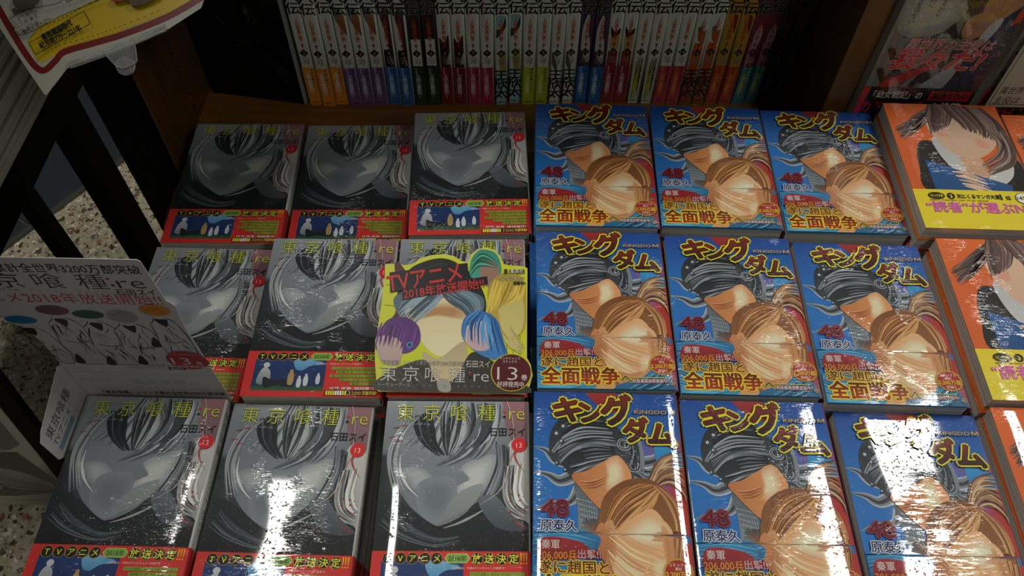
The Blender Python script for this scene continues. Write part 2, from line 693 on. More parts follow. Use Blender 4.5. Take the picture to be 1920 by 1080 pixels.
box('back_board', (-0.4335, 0.966, -0.028), (0.90, 0.978, 0.62), MAT_BACK, fx)
box('unseen_shade_shelf', (-0.4148, 0.625, 0.400), (0.3598, 0.965, 0.418), MAT_WOOD, fx, 0.001)  # unseen board added overhead to shade the spines and back row
bp = box('corner_post', (-0.4585, 0.655, -0.7495), (-0.4165, 0.681, 0.95), MAT_BLACK, fx, 0.001)
tag(bp, 'flat black upright beside the oak side panel')

# ------------------------------------------------------------------ paperback lying flat: prototypes
BW, BL, BT = 0.128, 0.182, 0.018


def jacket_mesh(name, front, spine, back, nseg=5):
    """U-shaped paper jacket with a rounded spine on the right; vertex colour 'ink'"""
    prof = [(-0.064, BT, 0)]
    prof += [(-0.0, BT, 0), (0.0605, BT, 0)]
    R_ = 0.0028
    for k in range(1, nseg):
        a = math.pi / 2 * (1 - k / nseg)
        prof.append((0.0612 + R_ * math.cos(a), BT - R_ + R_ * math.sin(a), 1))
    prof += [(0.064, BT - R_, 1), (0.064, R_, 1)]
    for k in range(1, nseg):
        a = -math.pi / 2 * (k / nseg)
        prof.append((0.0612 + R_ * math.cos(a), R_ + R_ * math.sin(a), 1))
    prof += [(0.0605, 0.0, 2), (-0.064, 0.0, 2)]
    th = 0.0005
    inner = []
    for (x, z, k) in prof:
        zi = BT - th if z > BT - 1e-6 else (th if z < 1e-6 else BT / 2 + (z - BT / 2) * (1 - th / BT * 2))
        inner.append((min(x, 0.064) - (th if x > 0.0606 else 0), zi, k))
    cols = [lin(front), lin(spine), lin(back)]
    bm = bmesh.new()
    lay = bm.verts.layers.float_color.new('ink')
    rows = []
    for y in (-BL / 2, BL / 2):
        ro, ri = [], []
        for lst, dst in ((prof, ro), (inner, ri)):
            for (x, z, k) in lst:
                v = bm.verts.new((x, y, z))
                v[lay] = cols[k]
                dst.append(v)
        rows.append((ro, ri))
    n = len(prof)
    sm = []
    for i in range(n - 1):
        sm.append(bm.faces.new([rows[0][0][i], rows[0][0][i + 1], rows[1][0][i + 1], rows[1][0][i]]))
        bm.faces.new([rows[0][1][i + 1], rows[0][1][i], rows[1][1][i], rows[1][1][i + 1]])
        bm.faces.new([rows[0][0][i + 1], rows[0][0][i], rows[0][1][i], rows[0][1][i + 1]])
        bm.faces.new([rows[1][0][i], rows[1][0][i + 1], rows[1][1][i + 1], rows[1][1][i]])
    for e in (0, n - 1):
        bm.faces.new([rows[0][0][e], rows[0][1][e], rows[1][1][e], rows[1][0][e]])
    bmesh.ops.recalc_face_normals(bm, faces=list(bm.faces))
    for f in sm: f.smooth = True
    me = bpy.data.meshes.new(name)
    bm.to_mesh(me)
    bm.free()
    return me


def pages_mesh():
    bm = bmesh.new()
    add_box(bm, (-0.0632, -BL / 2 + 0.0008, 0.00055), (0.0615, BL / 2 - 0.0008, BT - 0.00055))
    return mesh_of(bm, 'page_block')


PAGES = pages_mesh()
PAGES.materials.append(MAT_PAGE)


def cover_fn(x, y, z):
    return ((x - 64) / 1000, (91 - y) / 1000, BT + (z + 0.03) / 1000)


def spine_fn(x, y, z):           # x down the spine from the top of the book, y across from the front cover
    return (0.064 + (z + 0.03) / 1000, (91 - x) / 1000, BT - y / 1000)


def band_mesh(y0, front, spine, fcol=None):
    """paper belt round the lower part of the jacket, y0 = where it starts (mm from the top)"""
    bm = bmesh.new()
    lay = bm.verts.layers.float_color.new('ink')
    prof = [(-0.0643, BT + 0.00045, 0), (0.0612, BT + 0.00045, 0), (0.0636, BT - 0.0007, 1), (0.0645, BT - 0.003, 1), (0.0645, 0.003, 1), (0.0636, 0.0009, 1), (0.0612, 0.0001, 0), (-0.0643, 0.0001, 0)]
    ya, yb = -0.0912, 0.091 - y0 / 1000
    cols = [lin(front), lin(spine)]
    rows = []
    for y in (ya, yb):
        a, b = [], []
        for (x, z, k) in prof:
            v = bm.verts.new((x, y, z)); v[lay] = cols[k]; a.append(v)
            v = bm.verts.new((x * 0.9960 if x > 0 else x, y, z * 0.98 + 0.0001)); v[lay] = cols[k]; b.append(v)
        rows.append((a, b))
    n = len(prof)
    for i in range(n - 1):
        bm.faces.new([rows[0][0][i], rows[0][0][i + 1], rows[1][0][i + 1], rows[1][0][i]])
        bm.faces.new([rows[0][1][i + 1], rows[0][1][i], rows[1][1][i], rows[1][1][i + 1]])
        bm.faces.new([rows[0][0][i + 1], rows[0][0][i], rows[0][1][i], rows[0][1][i + 1]])
        bm.faces.new([rows[1][0][i], rows[1][0][i + 1], rows[1][1][i + 1], rows[1][1][i]])
    for e in (0, n - 1):
        bm.faces.new([rows[0][0][e], rows[0][1][e], rows[1][1][e], rows[1][0][e]])
    bmesh.ops.recalc_face_normals(bm, faces=list(bm.faces))
    me = bpy.data.meshes.new('paper_band')
    bm.to_mesh(me)
    bm.free()
    return me


PARK = (0, 0, -50)   # prototypes are moved to their first place when used


class Proto:
    def __init__(s, root): s.root, s.used = root, False

    def place(s, loc, rz, sz=1.0, label=None, group=None, depth=9, rot=None):
        if not s.used and depth == 9:
            r = s.root
            s.used = True
        else:
            r = copy_tree(s.root, None, depth)
        r.location = loc
        r.rotation_euler = rot or (0, 0, rz)
        r.scale = (1, 1, sz)
        if label: r['label'] = label
        if group: r['group'] = group
        return r


# ---- grey ghost-story paperback (cover figure replaced by a plain tonal composition)
def make_grey():
    root = empty('paperback_manga')
    tag(root, 'grey shrink-wrapped manga', 'book', 'grey manga volumes')
    jk = link('jacket', jacket_mesh('jacket', 0x8d9094, 0xb4b6b2, 0x777777), MAT_PRINT, root)
    link('page_block', PAGES, None, root)
    a = Art((0, 126.2, 0.2, 134.6))
    r = random.Random(3)

    def bgc(u, v):
        top = lin(0x878c90); mid = lin(0x5f666b); bot = lin(0x161a1c)
        c = mixc(top, mid, min(1, v / 0.45)) if v < .45 else mixc(mid, bot, min(1, (v - .45) / .33))
        if u < .16 and v > .35: c = mixc(c, lin(0x23282b), min(1, (.16 - u) / .16 + .2))
        return c
    a.grid(0, 0, 127, 135, 16, 20, bgc)
    # tall muted wine strip and pale sweep at the right
    a.poly([(104, 0), (127, 0), (127, 46), (112, 40), (106, 20)], 0x8c6468, 0x6a5558)
    a.smooth([(112, 38), (127, 46), (127, 118), (116, 116), (106, 92), (104, 66)], 0xb9bab4, 0x8b8c88)
    # big pale tapering plane
    a.smooth([(12, 46), (14, 74), (26, 96), (46, 112), (56, 113), (74, 103), (90, 84), (97, 60), (97, 42), (60, 32), (26, 34)], 0x757c80, 0x697175, n=8)
    a.soft([(70, 62), (96, 52), (95, 70), (86, 84), (66, 88), (66, 80), (76, 74)], 0x7f868a, 0xb2b6b0, 4, 1.05)
    a.soft([(20, 66), (34, 64), (44, 74), (31, 82)], 0x7c8387, 0x9a9f9f)
    a.soft([(36, 78), (60, 74), (64, 92), (52, 110), (36, 100)], 0x7b8286, 0x666e72)
    a.smooth([(70, 84), (88, 78), (80, 96), (64, 106), (56, 110), (58, 98)], 0x858d8c, 0x747b7c)
    # sweeping dark and light strands from the crown
    a.strands([(52, 0), (46, 14), (34, 30), (20, 42)], [(60, 0), (56, 20), (52, 36), (48, 52)], 16, [0x2b2f31, 0x3f4548, 0x70787c, 0x9a9fa2], 3.2, 1.0, 5)
    a.strands([(62, 0), (64, 18), (62, 36), (56, 52)], [(104, 4), (102, 26), (96, 44), (84, 56)], 26, [0x53595c, 0x7d8488, 0xa3a8aa, 0x8d9497, 0x34393b], 3.0, 1.0, 6)
    a.strands([(66, 6), (74, 26), (66, 48), (46, 62)], [(84, 6), (88, 30), (78, 50), (56, 62)], 10, [0x4a4f52, 0x9aa0a3, 0x7b8185], 2.0, .8, 11)
    a.strands([(24, 16), (28, 30), (36, 42), (48, 52)], [(40, 10), (42, 26), (46, 40), (54, 52)], 14, [0x22262a, 0x2c3134, 0x1c1f21, 0x555b5f], 3.0, .8, 41)
    a.strands([(50, 10), (50, 26), (52, 40), (56, 52)], [(64, 8), (62, 26), (60, 40), (58, 52)], 10, [0x2a2e31, 0x4c5256, 0x90979a, 0x1e2224], 2.4, .8, 42)
    a.strands([(78, 2), (80, 16), (76, 34), (66, 46)], [(98, 2), (98, 18), (92, 34), (82, 46)], 9, [0x3a4043, 0x5d6467, 0xa6acae, 0x2a2f31], 3.2, .8, 43)
    a.strands([(20, 18), (10, 36), (6, 60), (14, 92)], [(30, 16), (18, 34), (14, 58), (26, 84)], 14, [0x70777b, 0x8f9598, 0x50575a, 0xadb1b2], 2.4, .8, 7)
    a.stroke([(16, 52), (17, 66), (24, 80), (34, 90)], .3, .3, 0xc3c4bf, wm=2.6)
    a.strands([(98, 40), (100, 60), (92, 84), (84, 96)], [(110, 44), (108, 70), (100, 92), (86, 104)], 12, [0x4c5356, 0x81898c, 0x62696d, 0x2f3436], 3.0, .9, 8)
    # dark folds in the lower part
    a.smooth([(0, 96), (16, 92), (34, 106), (52, 117), (70, 108), (84, 94), (100, 104), (127, 112), (127, 135), (0, 135)], 0x24292c, 0x0f1213)
    a.smooth([(84, 92), (98, 88), (112, 104), (126, 116), (108, 118), (94, 110)], 0x5d6669, 0x3a4144)
    a.strands([(10, 100), (26, 114), (50, 124), (70, 122)], [(4, 112), (22, 124), (48, 131), (70, 128)], 10, [0x3c4447, 0x555e61, 0x1b1f21, 0x2b3437], 1.8, .8, 9)
    a.stroke([(56, 116), (68, 112), (80, 106), (88, 101)], .4, 1.0, 0x8f9492, wm=2.2)
    # bright feathering with red flecks, lower right
    a.strands([(106, 62), (104, 84), (110, 100), (124, 108)], [(122, 60), (120, 80), (122, 92), (127, 98)], 16, [0xbfc0ba, 0x8e908d, 0x2c3032, 0xd0d0c8, 0x565c5e], 2.4, 1.0, 10)
    a.stroke([(112, 46), (109, 66), (102, 84), (86, 96)], .2, .2, 0xb7a8a6, wm=.9)
    for k in range(16):
        x, y = r.uniform(107, 124), r.uniform(86, 116)
        a.disc(x, y, r.uniform(.4, 1.3), r.uniform(.4, 1.2), 0x8e2a30, 6)
    for (x, y) in ((8, 27), (5, 36), (14, 25), (10, 40)):
        a.stroke([(x, y), (x + 6, y - 1)], .3, .3, 0x9b3a40, wm=.9)
    a.stroke([(118, 46), (115, 52), (118, 60), (124, 68)], .8, .1, 0xa5262c, wm=1.3)
    a.stroke([(118, 44), (113, 52), (111, 60)], .8, .1, 0xa5262c)
    a.stroke([(108, 0), (113, 18), (114, 38)], .7, .7, 0xbfa4a4)
    a.build('cover_picture', MAT_PRINT, cover_fn, jk)
    zt = a.z
    # title
    t = Art((0, 126.4, 0, 134.5), zt + .02)
    yl = 0xc2c834
    for ch, x in (('東', 9.5), ('京', 33), ('喰', 57.5), ('種', 82)):
        t.text(ch, x, 18.2, 14, yl, (0.008, 0x5c611c), -0.012, width=15.5)
    t.disc(105.6, 10.4, 1.25, None, 0xb63840, 12)
    t.disc(105.6, 15.6, 1.25, None, 0x16181a, 12)
    t.text('re', 109.5, 18.2, 14.5, yl, (0.004, 0x5c611c), -0.014, width=14.6)
    t.text('トーキョーグール', 14, 24.4, 2.3, 0xb4b8b8, None, 0, width=26)
    for i, ch in enumerate('TOKYO GHOUL'):
        if ch != ' ': t.text(ch, 50 + i * 6.2, 24.2, 2.0, 0x9c4d52, None, 0)
    t.build('title_lettering', MAT_PRINT, cover_fn, jk)
    t2 = Art((0, 126.4, 0, 134.5), zt + .02)
    t2.text('石田スイ', 92, 33.5, 7.2, 0x15181a, None, 0.006, width=32)
    t2.build('author_lettering', MAT_PRINT, cover_fn, jk)
    b = Art((0, 126.4, 0, 134.5), zt + .02)
    b.disc(118.8, 42.5, 6.6, None, 0xc32127, 32)
    b.text('13', 118.6, 45.2, 5.4, 0xe2cfc4, None, -0.012, align='c')
    b.build('volume_badge', MAT_PRINT, cover_fn, jk)
    # spine lettering
    sp = Art(None)
    x = 4
    for ch in '東京喰種':
        sp.text(ch, x + 4.5, 13.0, 8.5, 0x2c2e30, None, -0.01, rot=-90 if False else 0)
        x += 11
    for i, ch in enumerate('re TOKYO GHOUL'):
        if ch != ' ': sp.text(ch, x + 6 + i * 5.2, 11.0, 3.4, 0x33363a, None, 0.01)
    sp.build('spine_lettering', MAT_PRINT, spine_fn, jk)
    # paper band
    Y0 = 134.4
    bd = link('paper_band', band_mesh(Y0, 0xbf2b26, 0xa3201e), MAT_PRINT, root)
    c = Art((-.2, 126.2, Y0, 182), 0.5)
    c.rect(8, 143, 74, 176, 0x1c3566, 0x14294c)
    c.smooth([(44, 143), (60, 143), (64, 148), (58, 151), (52, 155), (46, 153)], 0x6ea3c0, 0x4d86ad)
    c.smooth([(60, 145), (70, 146), (68, 149), (61, 149)], 0x5a93b6)
    c.rect(8, 171, 74, 176, 0x24452f, 0x2f5236)
    # plain upright shapes standing in the night picture
    c.smooth([(14, 156), (18, 152), (23, 156), (24, 166), (20, 170), (12, 168)], 0xa9adb0, 0x6d7478)
    c.disc(19, 149.6, 3.0, 2.9, 0xb9bcbd, 14)
    c.smooth([(18, 162), (28, 166), (38, 164), (46, 172), (30, 171), (20, 173)], 0x171d25)
    for (x, y, s_, k) in ((43, 160, 1.35, 0xa48755), (51, 165, 1.0, 0xb8bcc0), (57, 163, 1.05, 0xb8bcc0), (68, 162, .95, 0xb4b8bd)):
        c.smooth([(x - 2 * s_, y), (x, y - 3 * s_), (x + 2 * s_, y), (x + 1.6 * s_, y + 7 * s_), (x - 1.6 * s_, y + 7 * s_)], k)
        c.disc(x, y - 3.2 * s_, 1.2 * s_, None, k, 10)
    c.build('band_picture', MAT_PRINT, cover_fn, bd)
    zt = c.z
    c = Art((-.2, 127, Y0, 182), zt + .02)
    yc = 0xd4cb34
    for i, ch in enumerate('TVアニメ'):
        x = 13.2 + i * 9.75
        c.disc(x, 140.6, 4.75, 4.75, 0xa58a34, 24)
        c.disc(x, 140.6, 4.45, 4.45, 0x13120c, 24)
        c.text(ch, x, 143.2, 5.4, yc, None, 0.008, align='c')
    c.poly([(58.4, 140.4), (61, 136.6), (76.5, 136.6), (79, 140.4), (76.5, 144.3), (61, 144.3)], 0xb5b552)
    c.poly([(59.3, 140.4), (61.5, 137.2), (76, 137.2), (78.1, 140.4), (76, 143.7), (61.5, 143.7)], 0x6f9a3e)
    c.text('2018年', 68.7, 142.4, 3.9, 0x18200f, None, 0.006, align='c')
    for i, ch in enumerate('放送決定'):
        x = 84.4 + i * 9.9
        c.disc(x, 140.8, 4.9, 4.9, 0xa58a34, 24)
        c.disc(x, 140.8, 4.6, 4.6, 0x13120c, 24)
        c.text(ch, x, 143.7, 6.3, yc, None, 0.012, align='c')
    for i in range(3):
        x = 120.0 + i * 2.2
        c.poly([(x - .8, 136), (x + .8, 136), (x + .35, 142.4), (x - .35, 142.4)], 0xdf9a28)
        c.disc(x, 144.3, .75, None, 0xdf9a28, 8)
    c.text('本情報は、今後のヤングジャンプ本誌で!', 65, 149.0, 1.7, 0xe6c9bb, None, 0, width=42)
    lines = (('トーカと結婚し、新たな一歩を迎えたカネキ', 79), ('待機する「CCG」と、', 84), ('再び迫られるトーカ達', 79), ('新たに交差する運命', 88), ('激動の13巻!', 98))
    for i, (s_, x0) in enumerate(lines):
        yy = 151.2 + i * 4.0
        c.rect(x0, yy, 123, yy + 3.1, 0x7e8f2e)
        c.text(s_, x0 + 1, yy + 2.5, 1.9, 0x1b230d, None, 0, width=120 - x0)
    c.text('世界 席巻  超話題作!', 80, 174.6, 2.4, 0xd9cfc0, (0.03, 0x3c0d0b), 0.01, width=42)
    c.rect(76, 175.4, 124, 180.8, 0x241210)
    for i in range(9):
        c.rect(77 + i * 2.15, 176, 78.6 + i * 2.15, 180.4, 0xd3c72e if (i < 4 or i > 6) else 0xd9d9cf)
    c.text('3200', 97.5, 180.1, 4.0, 0xc9a23a, None, 0.0, width=11.5)
    c.text('万部突破!', 110, 179.8, 3.4, 0xd8b234, (0.03, 0x3a230c), 0.02, width=13.5)
    c.build('band_lettering', MAT_PRINT, cover_fn, bd)
    return root


# ---- blue war-story paperback (cover figures replaced by plain colour masses)
def make_blue():
    root = empty('paperback_manga')
    tag(root, 'blue shrink-wrapped manga', 'book', 'blue manga volumes')
    jk = link('jacket', jacket_mesh('jacket', 0x1f5fa3, 0x8c2420, 0x1c4f86), MAT_PRINT, root)
    link('page_block', PAGES, None, root)
    SP = 127.3
    bd = link('paper_band', band_mesh(127.6, 0x24628f, 0x7e1f1b), MAT_PRINT, root)
    a = Art((0, 126.2, 0.2, 181.8))

    def bgc(u, v):
        c = mixc(lin(0x143f86), lin(0x2064a6), min(1, v / .35))
        k = min(1, max(0, (u - .78 + max(0, .35 - v) * 1.2) / .14)) * min(1, max(0, (v - .22) / .12))
        c = mixc(c, lin(0x9c2a22), k)
        if v > .86: c = mixc(c, lin(0x357a9e), min(1, (v - .86) / .1) * (1 - k * .6))
        return c
    a.grid(0, 0, 127, 182, 20, 26, bgc)
    a.smooth([(44, -6), (62, -6), (80, 8), (82, 20), (66, 18), (52, 8)], 0x9a2b28, 0x6b1e1e)
    a.strands([(78, 0), (76, 6), (72, 14)], [(84, 0), (82, 8), (78, 16)], 4, [0xa9adb0, 0x2a2d30], 1.2, .3, 2)
    # long curling ribbons of grey metal at both sides
    a.dy = 6
    def ribbon(P, w_, c0=0x6d747a, wm=None):
        a.stroke(P, w_, .4, 0x9fa6aa, wm=wm)
        a.stroke(P, w_ * .72, .2, c0, wm=(wm or w_) * .74)
        a.stroke([(x, y + .3) for x, y in P], w_ * .3, .1, 0x2e3338, wm=(wm or w_) * .3)
    ribbon([(28, 60), (18, 58), (10, 50), (0, 47)], 12, wm=7)
    ribbon([(34, 72), (22, 77), (12, 72), (0, 69)], 13, wm=8)
    ribbon([(38, 84), (30, 95), (14, 97), (0, 103)], 11, wm=5)
    ribbon([(70, 44), (84, 58), (100, 58), (112, 50), (126, 51)], 14, wm=11)
    ribbon([(74, 60), (88, 71), (102, 71), (112, 62), (126, 57)], 10, wm=7)
    a.smooth([(104, 44), (127, 50), (127, 62), (108, 66)], 0x2f86b8, 0x1d5f96)
    # chain-grey fall at centre left
    a.smooth([(34, 78), (46, 84), (54, 106), (50, 128), (38, 126), (36, 100)], 0x4d565c, 0x7d868a)
    for k in range(8):
        a.stroke([(36 + k * .6, 92 + k * 4.4), (52, 96 + k * 4.2)], .4, .4, 0xa6adb0, n=2)
        a.stroke([(38 + k * 2, 88), (40 + k * 2, 128)], .3, .3, 0x353c40, n=2)
    # dark steel dome with banding and studs
    a.dy = 8
    a.smooth([(15, 56), (14, 34), (24, 18), (46, 12), (68, 20), (80, 40), (86, 60), (80, 76), (62, 66), (48, 60), (36, 72), (28, 64)], 0x191c1f, 0x3c4246, n=8)
    a.smooth([(22, 50), (40, 40), (64, 38), (70, 52), (62, 60), (46, 66), (34, 72), (26, 64)], 0x0f1113, 0x2c3236)
    a.strands([(20, 44), (34, 36), (50, 33), (68, 33)], [(22, 60), (34, 48), (54, 42), (74, 44)], 16, [0x4a5258, 0x14171a, 0x7d868c, 0x2a2f33], 1.7, .7, 71)
    a.strands([(78, 40), (84, 54), (96, 62), (116, 54)], [(84, 58), (92, 70), (104, 72), (122, 62)], 16, [0x8c959b, 0x1c2024, 0x525a60, 0xb2babe], 1.3, .8, 72)
    a.stroke([(16, 50), (26, 38), (44, 31), (68, 31)], 2.5, 2.0, 0x8a9196, wm=4.6)
    a.stroke([(16, 50), (26, 38), (44, 31), (68, 31)], 1.0, .8, 0x474d52, wm=2.2)
    a.strands([(24, 26), (40, 18), (58, 18)], [(24, 36), (42, 27), (66, 27)], 8, [0x5b6268, 0x15181a, 0x8f969b], 1.5, .5, 4)
    for (x, y, q) in ((20, 33, 3.2), (26, 26, 3.0), (24, 40, 2.4), (33, 22, 2.8), (20, 60, 1.8), (27, 66, 1.8)):
        a.disc(x, y, q, None, 0x30353a, 14)
        a.disc(x - .6, y - .7, q * .45, None, 0xa8afb3, 10)
    a.strands([(30, 62), (46, 58), (66, 52)], [(34, 70), (50, 62), (70, 56)], 9, [0x9aa1a5, 0x15181b, 0x697177, 0x3a4045], 1.5, .5, 12)
    a.strands([(40, 44), (52, 42), (66, 44)], [(44, 56), (54, 54), (68, 52)], 7, [0x5a6167, 0x2a2e32, 0x7b8287], 1.4, .5, 13)
    for (cx, cy, q) in ((77, 40, 7), (84, 60, 6)):
        P = [(cx + q * (1 - t / 9) * math.cos(t * .9), cy + q * (1 - t / 9) * math.sin(t * .9)) for t in range(9)]
        a.stroke(P, 3.4, 1, 0x9aa1a6)
        a.stroke(P, 1.8, .5, 0x383e43)
    a.strands([(78, 26), (84, 44), (80, 62)], [(90, 30), (94, 50), (92, 72)], 9, [0x32373c, 0x70777d, 0x1c2023], 2.4, .7, 14)
    # tan wedge
    a.dy = 4
    a.smooth([(32, 74), (44, 70), (58, 62), (72, 56), (82, 72), (78, 84), (66, 92), (58, 104), (48, 96), (38, 84)], 0xa9683a, 0xc98a55, 0, n=8)
    a.soft([(62, 62), (72, 58), (76, 74), (68, 86), (60, 84), (62, 74)], 0xc08050, 0xcfc29c)
    a.strands([(38, 78), (48, 78), (60, 74)], [(46, 92), (54, 90), (62, 84)], 7, [0x8a4d28, 0xb57746, 0xd19a68], 1.6, .6, 15)
    # chestnut sweep and its loose tail
    a.dy = 6
    a.strands([(96, 76), (104, 60), (116, 52), (127, 50)], [(104, 82), (114, 78), (122, 84), (127, 96)], 34, [0x6b4a33, 0x9a7552, 0x4b3324, 0xb89a76, 0x84603f], 1.8, 1.2, 16)
    a.smooth([(54, 104), (60, 88), (76, 76), (96, 74), (112, 86), (120, 106), (120, 136), (112, 148), (108, 126), (100, 108), (84, 110), (66, 126), (56, 140), (50, 130)], 0x6e4220, 0x8c5a2e, n=8)
    a.strands([(102, 78), (84, 78), (66, 92), (52, 126)], [(104, 84), (98, 98), (82, 112), (62, 128)], 40, [0x7a4721, 0xa97140, 0xc4945c, 0x633a1b, 0x95602f], 1.5, 1.0, 17)
    a.strands([(100, 80), (110, 92), (116, 112), (112, 146)], [(104, 80), (118, 94), (123, 116), (118, 150)], 16, [0x7a4a25, 0xa87445, 0xc09868, 0x5c3419], 1.7, .7, 18)
    # broad pale plane below the sweep
    a.smooth([(56, 136), (62, 124), (80, 108), (98, 100), (110, 118), (112, 136), (106, 152), (92, 166), (78, 172), (66, 164), (58, 150)], 0xc79263, 0xd2a474, 0, n=8)
    a.soft([(74, 122), (92, 107), (106, 112), (110, 124), (98, 130), (84, 128)], 0xc89768, 0xcfc8a6, 6, 1.15)
    a.soft([(60, 136), (70, 134), (84, 148), (92, 162), (80, 168), (66, 160)], 0xc28f60, 0xcbb98f, 5, 1.1)
    a.soft([(56, 118), (64, 112), (66, 132), (62, 146), (57, 138)], 0xc28f60, 0xa46c42, 4, 1.1)
    a.soft([(94, 142), (106, 140), (103, 152), (94, 158)], 0xc28f60, 0xcfba90, 4, 1.1)
    a.soft([(104, 116), (111, 124), (111, 140), (106, 150)], 0xc89768, 0xb07a4c, 4, 1.1)
    a.strands([(62, 112), (82, 126), (108, 136)], [(58, 140), (74, 158), (92, 166)], 9, [0xb98556, 0xd3c096, 0xc79a6a], 2.2, 1.0, 81)
    a.strands([(58, 130), (62, 150), (72, 166), (80, 172)], [(54, 128), (56, 152), (66, 170), (78, 175)], 6, [0x8a5632, 0xa9704a], 1.6, .4, 22)
    a.strands([(112, 120), (112, 140), (104, 156), (88, 170)], [(108, 120), (108, 140), (100, 156), (84, 170)], 5, [0xb27c52, 0xbc8558], 1.4, .4, 23)

    a.smooth([(70, 158), (84, 160), (96, 158), (84, 168), (76, 168)], 0xad7346, 0xba8354)
    a.smooth([(50, 120), (56, 112), (60, 124), (57, 142), (52, 136)], 0xb5784a, 0x9b6239)
    a.smooth([(48, 148), (60, 150), (70, 170), (66, 182), (46, 182)], 0xb67d50, 0xc49364)
    # teal cloth folds
    a.dy = 3
    a.smooth([(0, 124), (20, 121), (40, 122), (54, 128), (46, 140), (20, 138), (0, 142)], 0x2b6f98, 0x1b4f74)
    a.smooth([(74, 174), (96, 166), (112, 152), (124, 176), (124, 182), (72, 182)], 0x2d7399, 0x1d5577)
    a.smooth([(0, 150), (44, 146), (50, 182), (0, 182)], 0x266791, 0x3a88ab)
    a.strands([(0, 126), (24, 124), (50, 130)], [(0, 144), (24, 138), (46, 140)], 12, [0x174463, 0x4a96bd, 0x0f3048, 0x2f7ba3], 1.0, .5, 19)
    a.strands([(78, 180), (96, 168), (112, 154)], [(98, 182), (112, 176), (120, 166)], 14, [0x15405c, 0x5aa3c2, 0x0d2c42, 0x327c9f], 1.0, .4, 20)
    a.strands([(0, 152), (20, 160), (44, 152)], [(0, 180), (20, 180), (46, 176)], 16, [0x174463, 0x5ea8c6, 0x0f3048, 0x8ec1cf], 1.2, .7, 21)
    a.dy = 0
    a.build('cover_picture', MAT_PRINT, cover_fn, [jk, bd], SP, ('cover_picture', 'band_picture'))
    zt = a.z
    t = Art((0, 126.4, 0, SP), zt + .02)
    # title: each letter set on its own slant, dark red with a yellow rim
    for ch, x, y, s_, rot_, sx in (('キ', 20, 29, 21, -6, 1.15), ('ン', 42, 29, 19, -4, 1.1), ('グ', 62, 30, 23, -8, 1.08), ('ダ', 79, 46, 19, -4, 1.05), ('ム', 99, 48, 19, 4, 1.12)):
        t.text(ch, x, y, s_, 0x74210f, [(0.088, 0xcdbf1e), (0.03, 0x1a0d08)], 0.028, rot_, sx, shear=-.1, col2=0x2c0c08)
        r_ = random.Random(ord(ch))
    t.text('KINGDO', 88, 20.5, 3.8, 0xb98d35, (0.03, 0x3b2a12), 0.01, width=28.5)
    t.poly([(118, 20.5), (118, 16.7), (119.2, 16.7), (121, 19.2), (122.8, 16.7), (124, 16.7), (124, 20.5), (123, 20.5), (123, 18.1), (121, 20.5), (119, 18.1), (119, 20.5)], 0xb98d35)
    t.build('title_lettering', MAT_PRINT, cover_fn, jk)
    t = Art((0, 126.4, 0, SP), zt + .02)
    t.text('48', 6.5, 113.5, 15.5, 0x4e0f16, (0.035, 0x9c1f2a), 0.014, width=22, res=3)
    t.build('volume_number', MAT_PRINT, cover_fn, jk)
    t = Art((0, 126.4, 0, SP), zt + .02)
    t.text('原泰久', 5.8, 125.2, 8.4, 0x1a2350, (0.065, 0xb8bcc2), 0.018, width=29.5)
    t.build('author_lettering', MAT_PRINT, cover_fn, jk)
    t = Art((0, 126.4, SP, 182), zt + .5)
    t.smooth([(6, 133), (20, 131), (36, 134), (44, 139), (42, 145), (26, 149), (4, 148)], 0x8e2024, 0x6d1a1e)
    t.text('秦軍', 6.5, 139.8, 6.5, 0xb7a6a0, (0.05, 0x7d161c), 0.012, width=14.5)
    t.text('206,000兵', 3.5, 148.2, 6.6, 0xb9711f, (0.06, 0x5f1210), 0.02, width=31)
    t.text('出撃!!', 35.5, 147, 6.2, 0xa58d8c, (0.06, 0x8a1c20), 0.012, width=18)
    t.text('遂に趙国と', 3.8, 158.6, 8.8, 0x2b180a, (0.075, 0xc9a523), 0.018, width=56, col2=0x6c2410)
    t.text('全面戦争', 4, 176, 14.8, 0x4c1409, (0.06, 0xd0bc22), 0.034, width=70, col2=0x962f0e)
    t.text('へ', 76, 175.5, 8.5, 0x1d2a2c, (0.05, 0xc7b525), 0.02)
    t.rect(84, 169.9, 117, 170.6, 0xbcae2a)
    t.text('初版最高部数更新中!', 86, 175.4, 3.4, 0xb9a8a8, (0.07, 0x5c2830), 0.02, width=32)
    t.disc(114, 156.5, 11.6, 10.6, 0xb89a22, 56, .06)
    t.disc(114, 156.5, 10.6, 9.6, 0x93261a, 56, .05)
    t.text('コミックス', 114, 152, 2.5, 0xcdb4a0, None, 0.01, align='c')
    t.text('累計', 114, 155, 2.2, 0xcdb4a0, None, 0.01, align='c')
    t.text('3,200万部', 114, 160.3, 4.4, 0xd3a72a, (0.04, 0x5c1710), 0.02, align='c', width=20)
    t.text('突破!!', 114, 164.3, 2.8, 0xcdb4a0, None, 0.01, align='c')
    t.disc(121.6, 176, 2.3, None, 0xa88a50, 18)
    t.disc(121.6, 176, 1.7, None, 0x2f5f78, 18)
    t.disc(121.6, 176, .9, None, 0xa88a50, 14)
    t.build('band_lettering', MAT_PRINT, cover_fn, bd)
    sp = Art(None)
    for i, ch in enumerate('キングダム'):
        sp.text(ch, 10 + i * 12, 13.6, 9.5, 0x5f170e, (0.06, 0xcdbf1e), 0.02)
    sp.text('48', 88, 12.5, 7, 0xd8d0c0, None, 0.02)
    sp.build('spine_lettering', MAT_PRINT, spine_fn, jk)
    return root


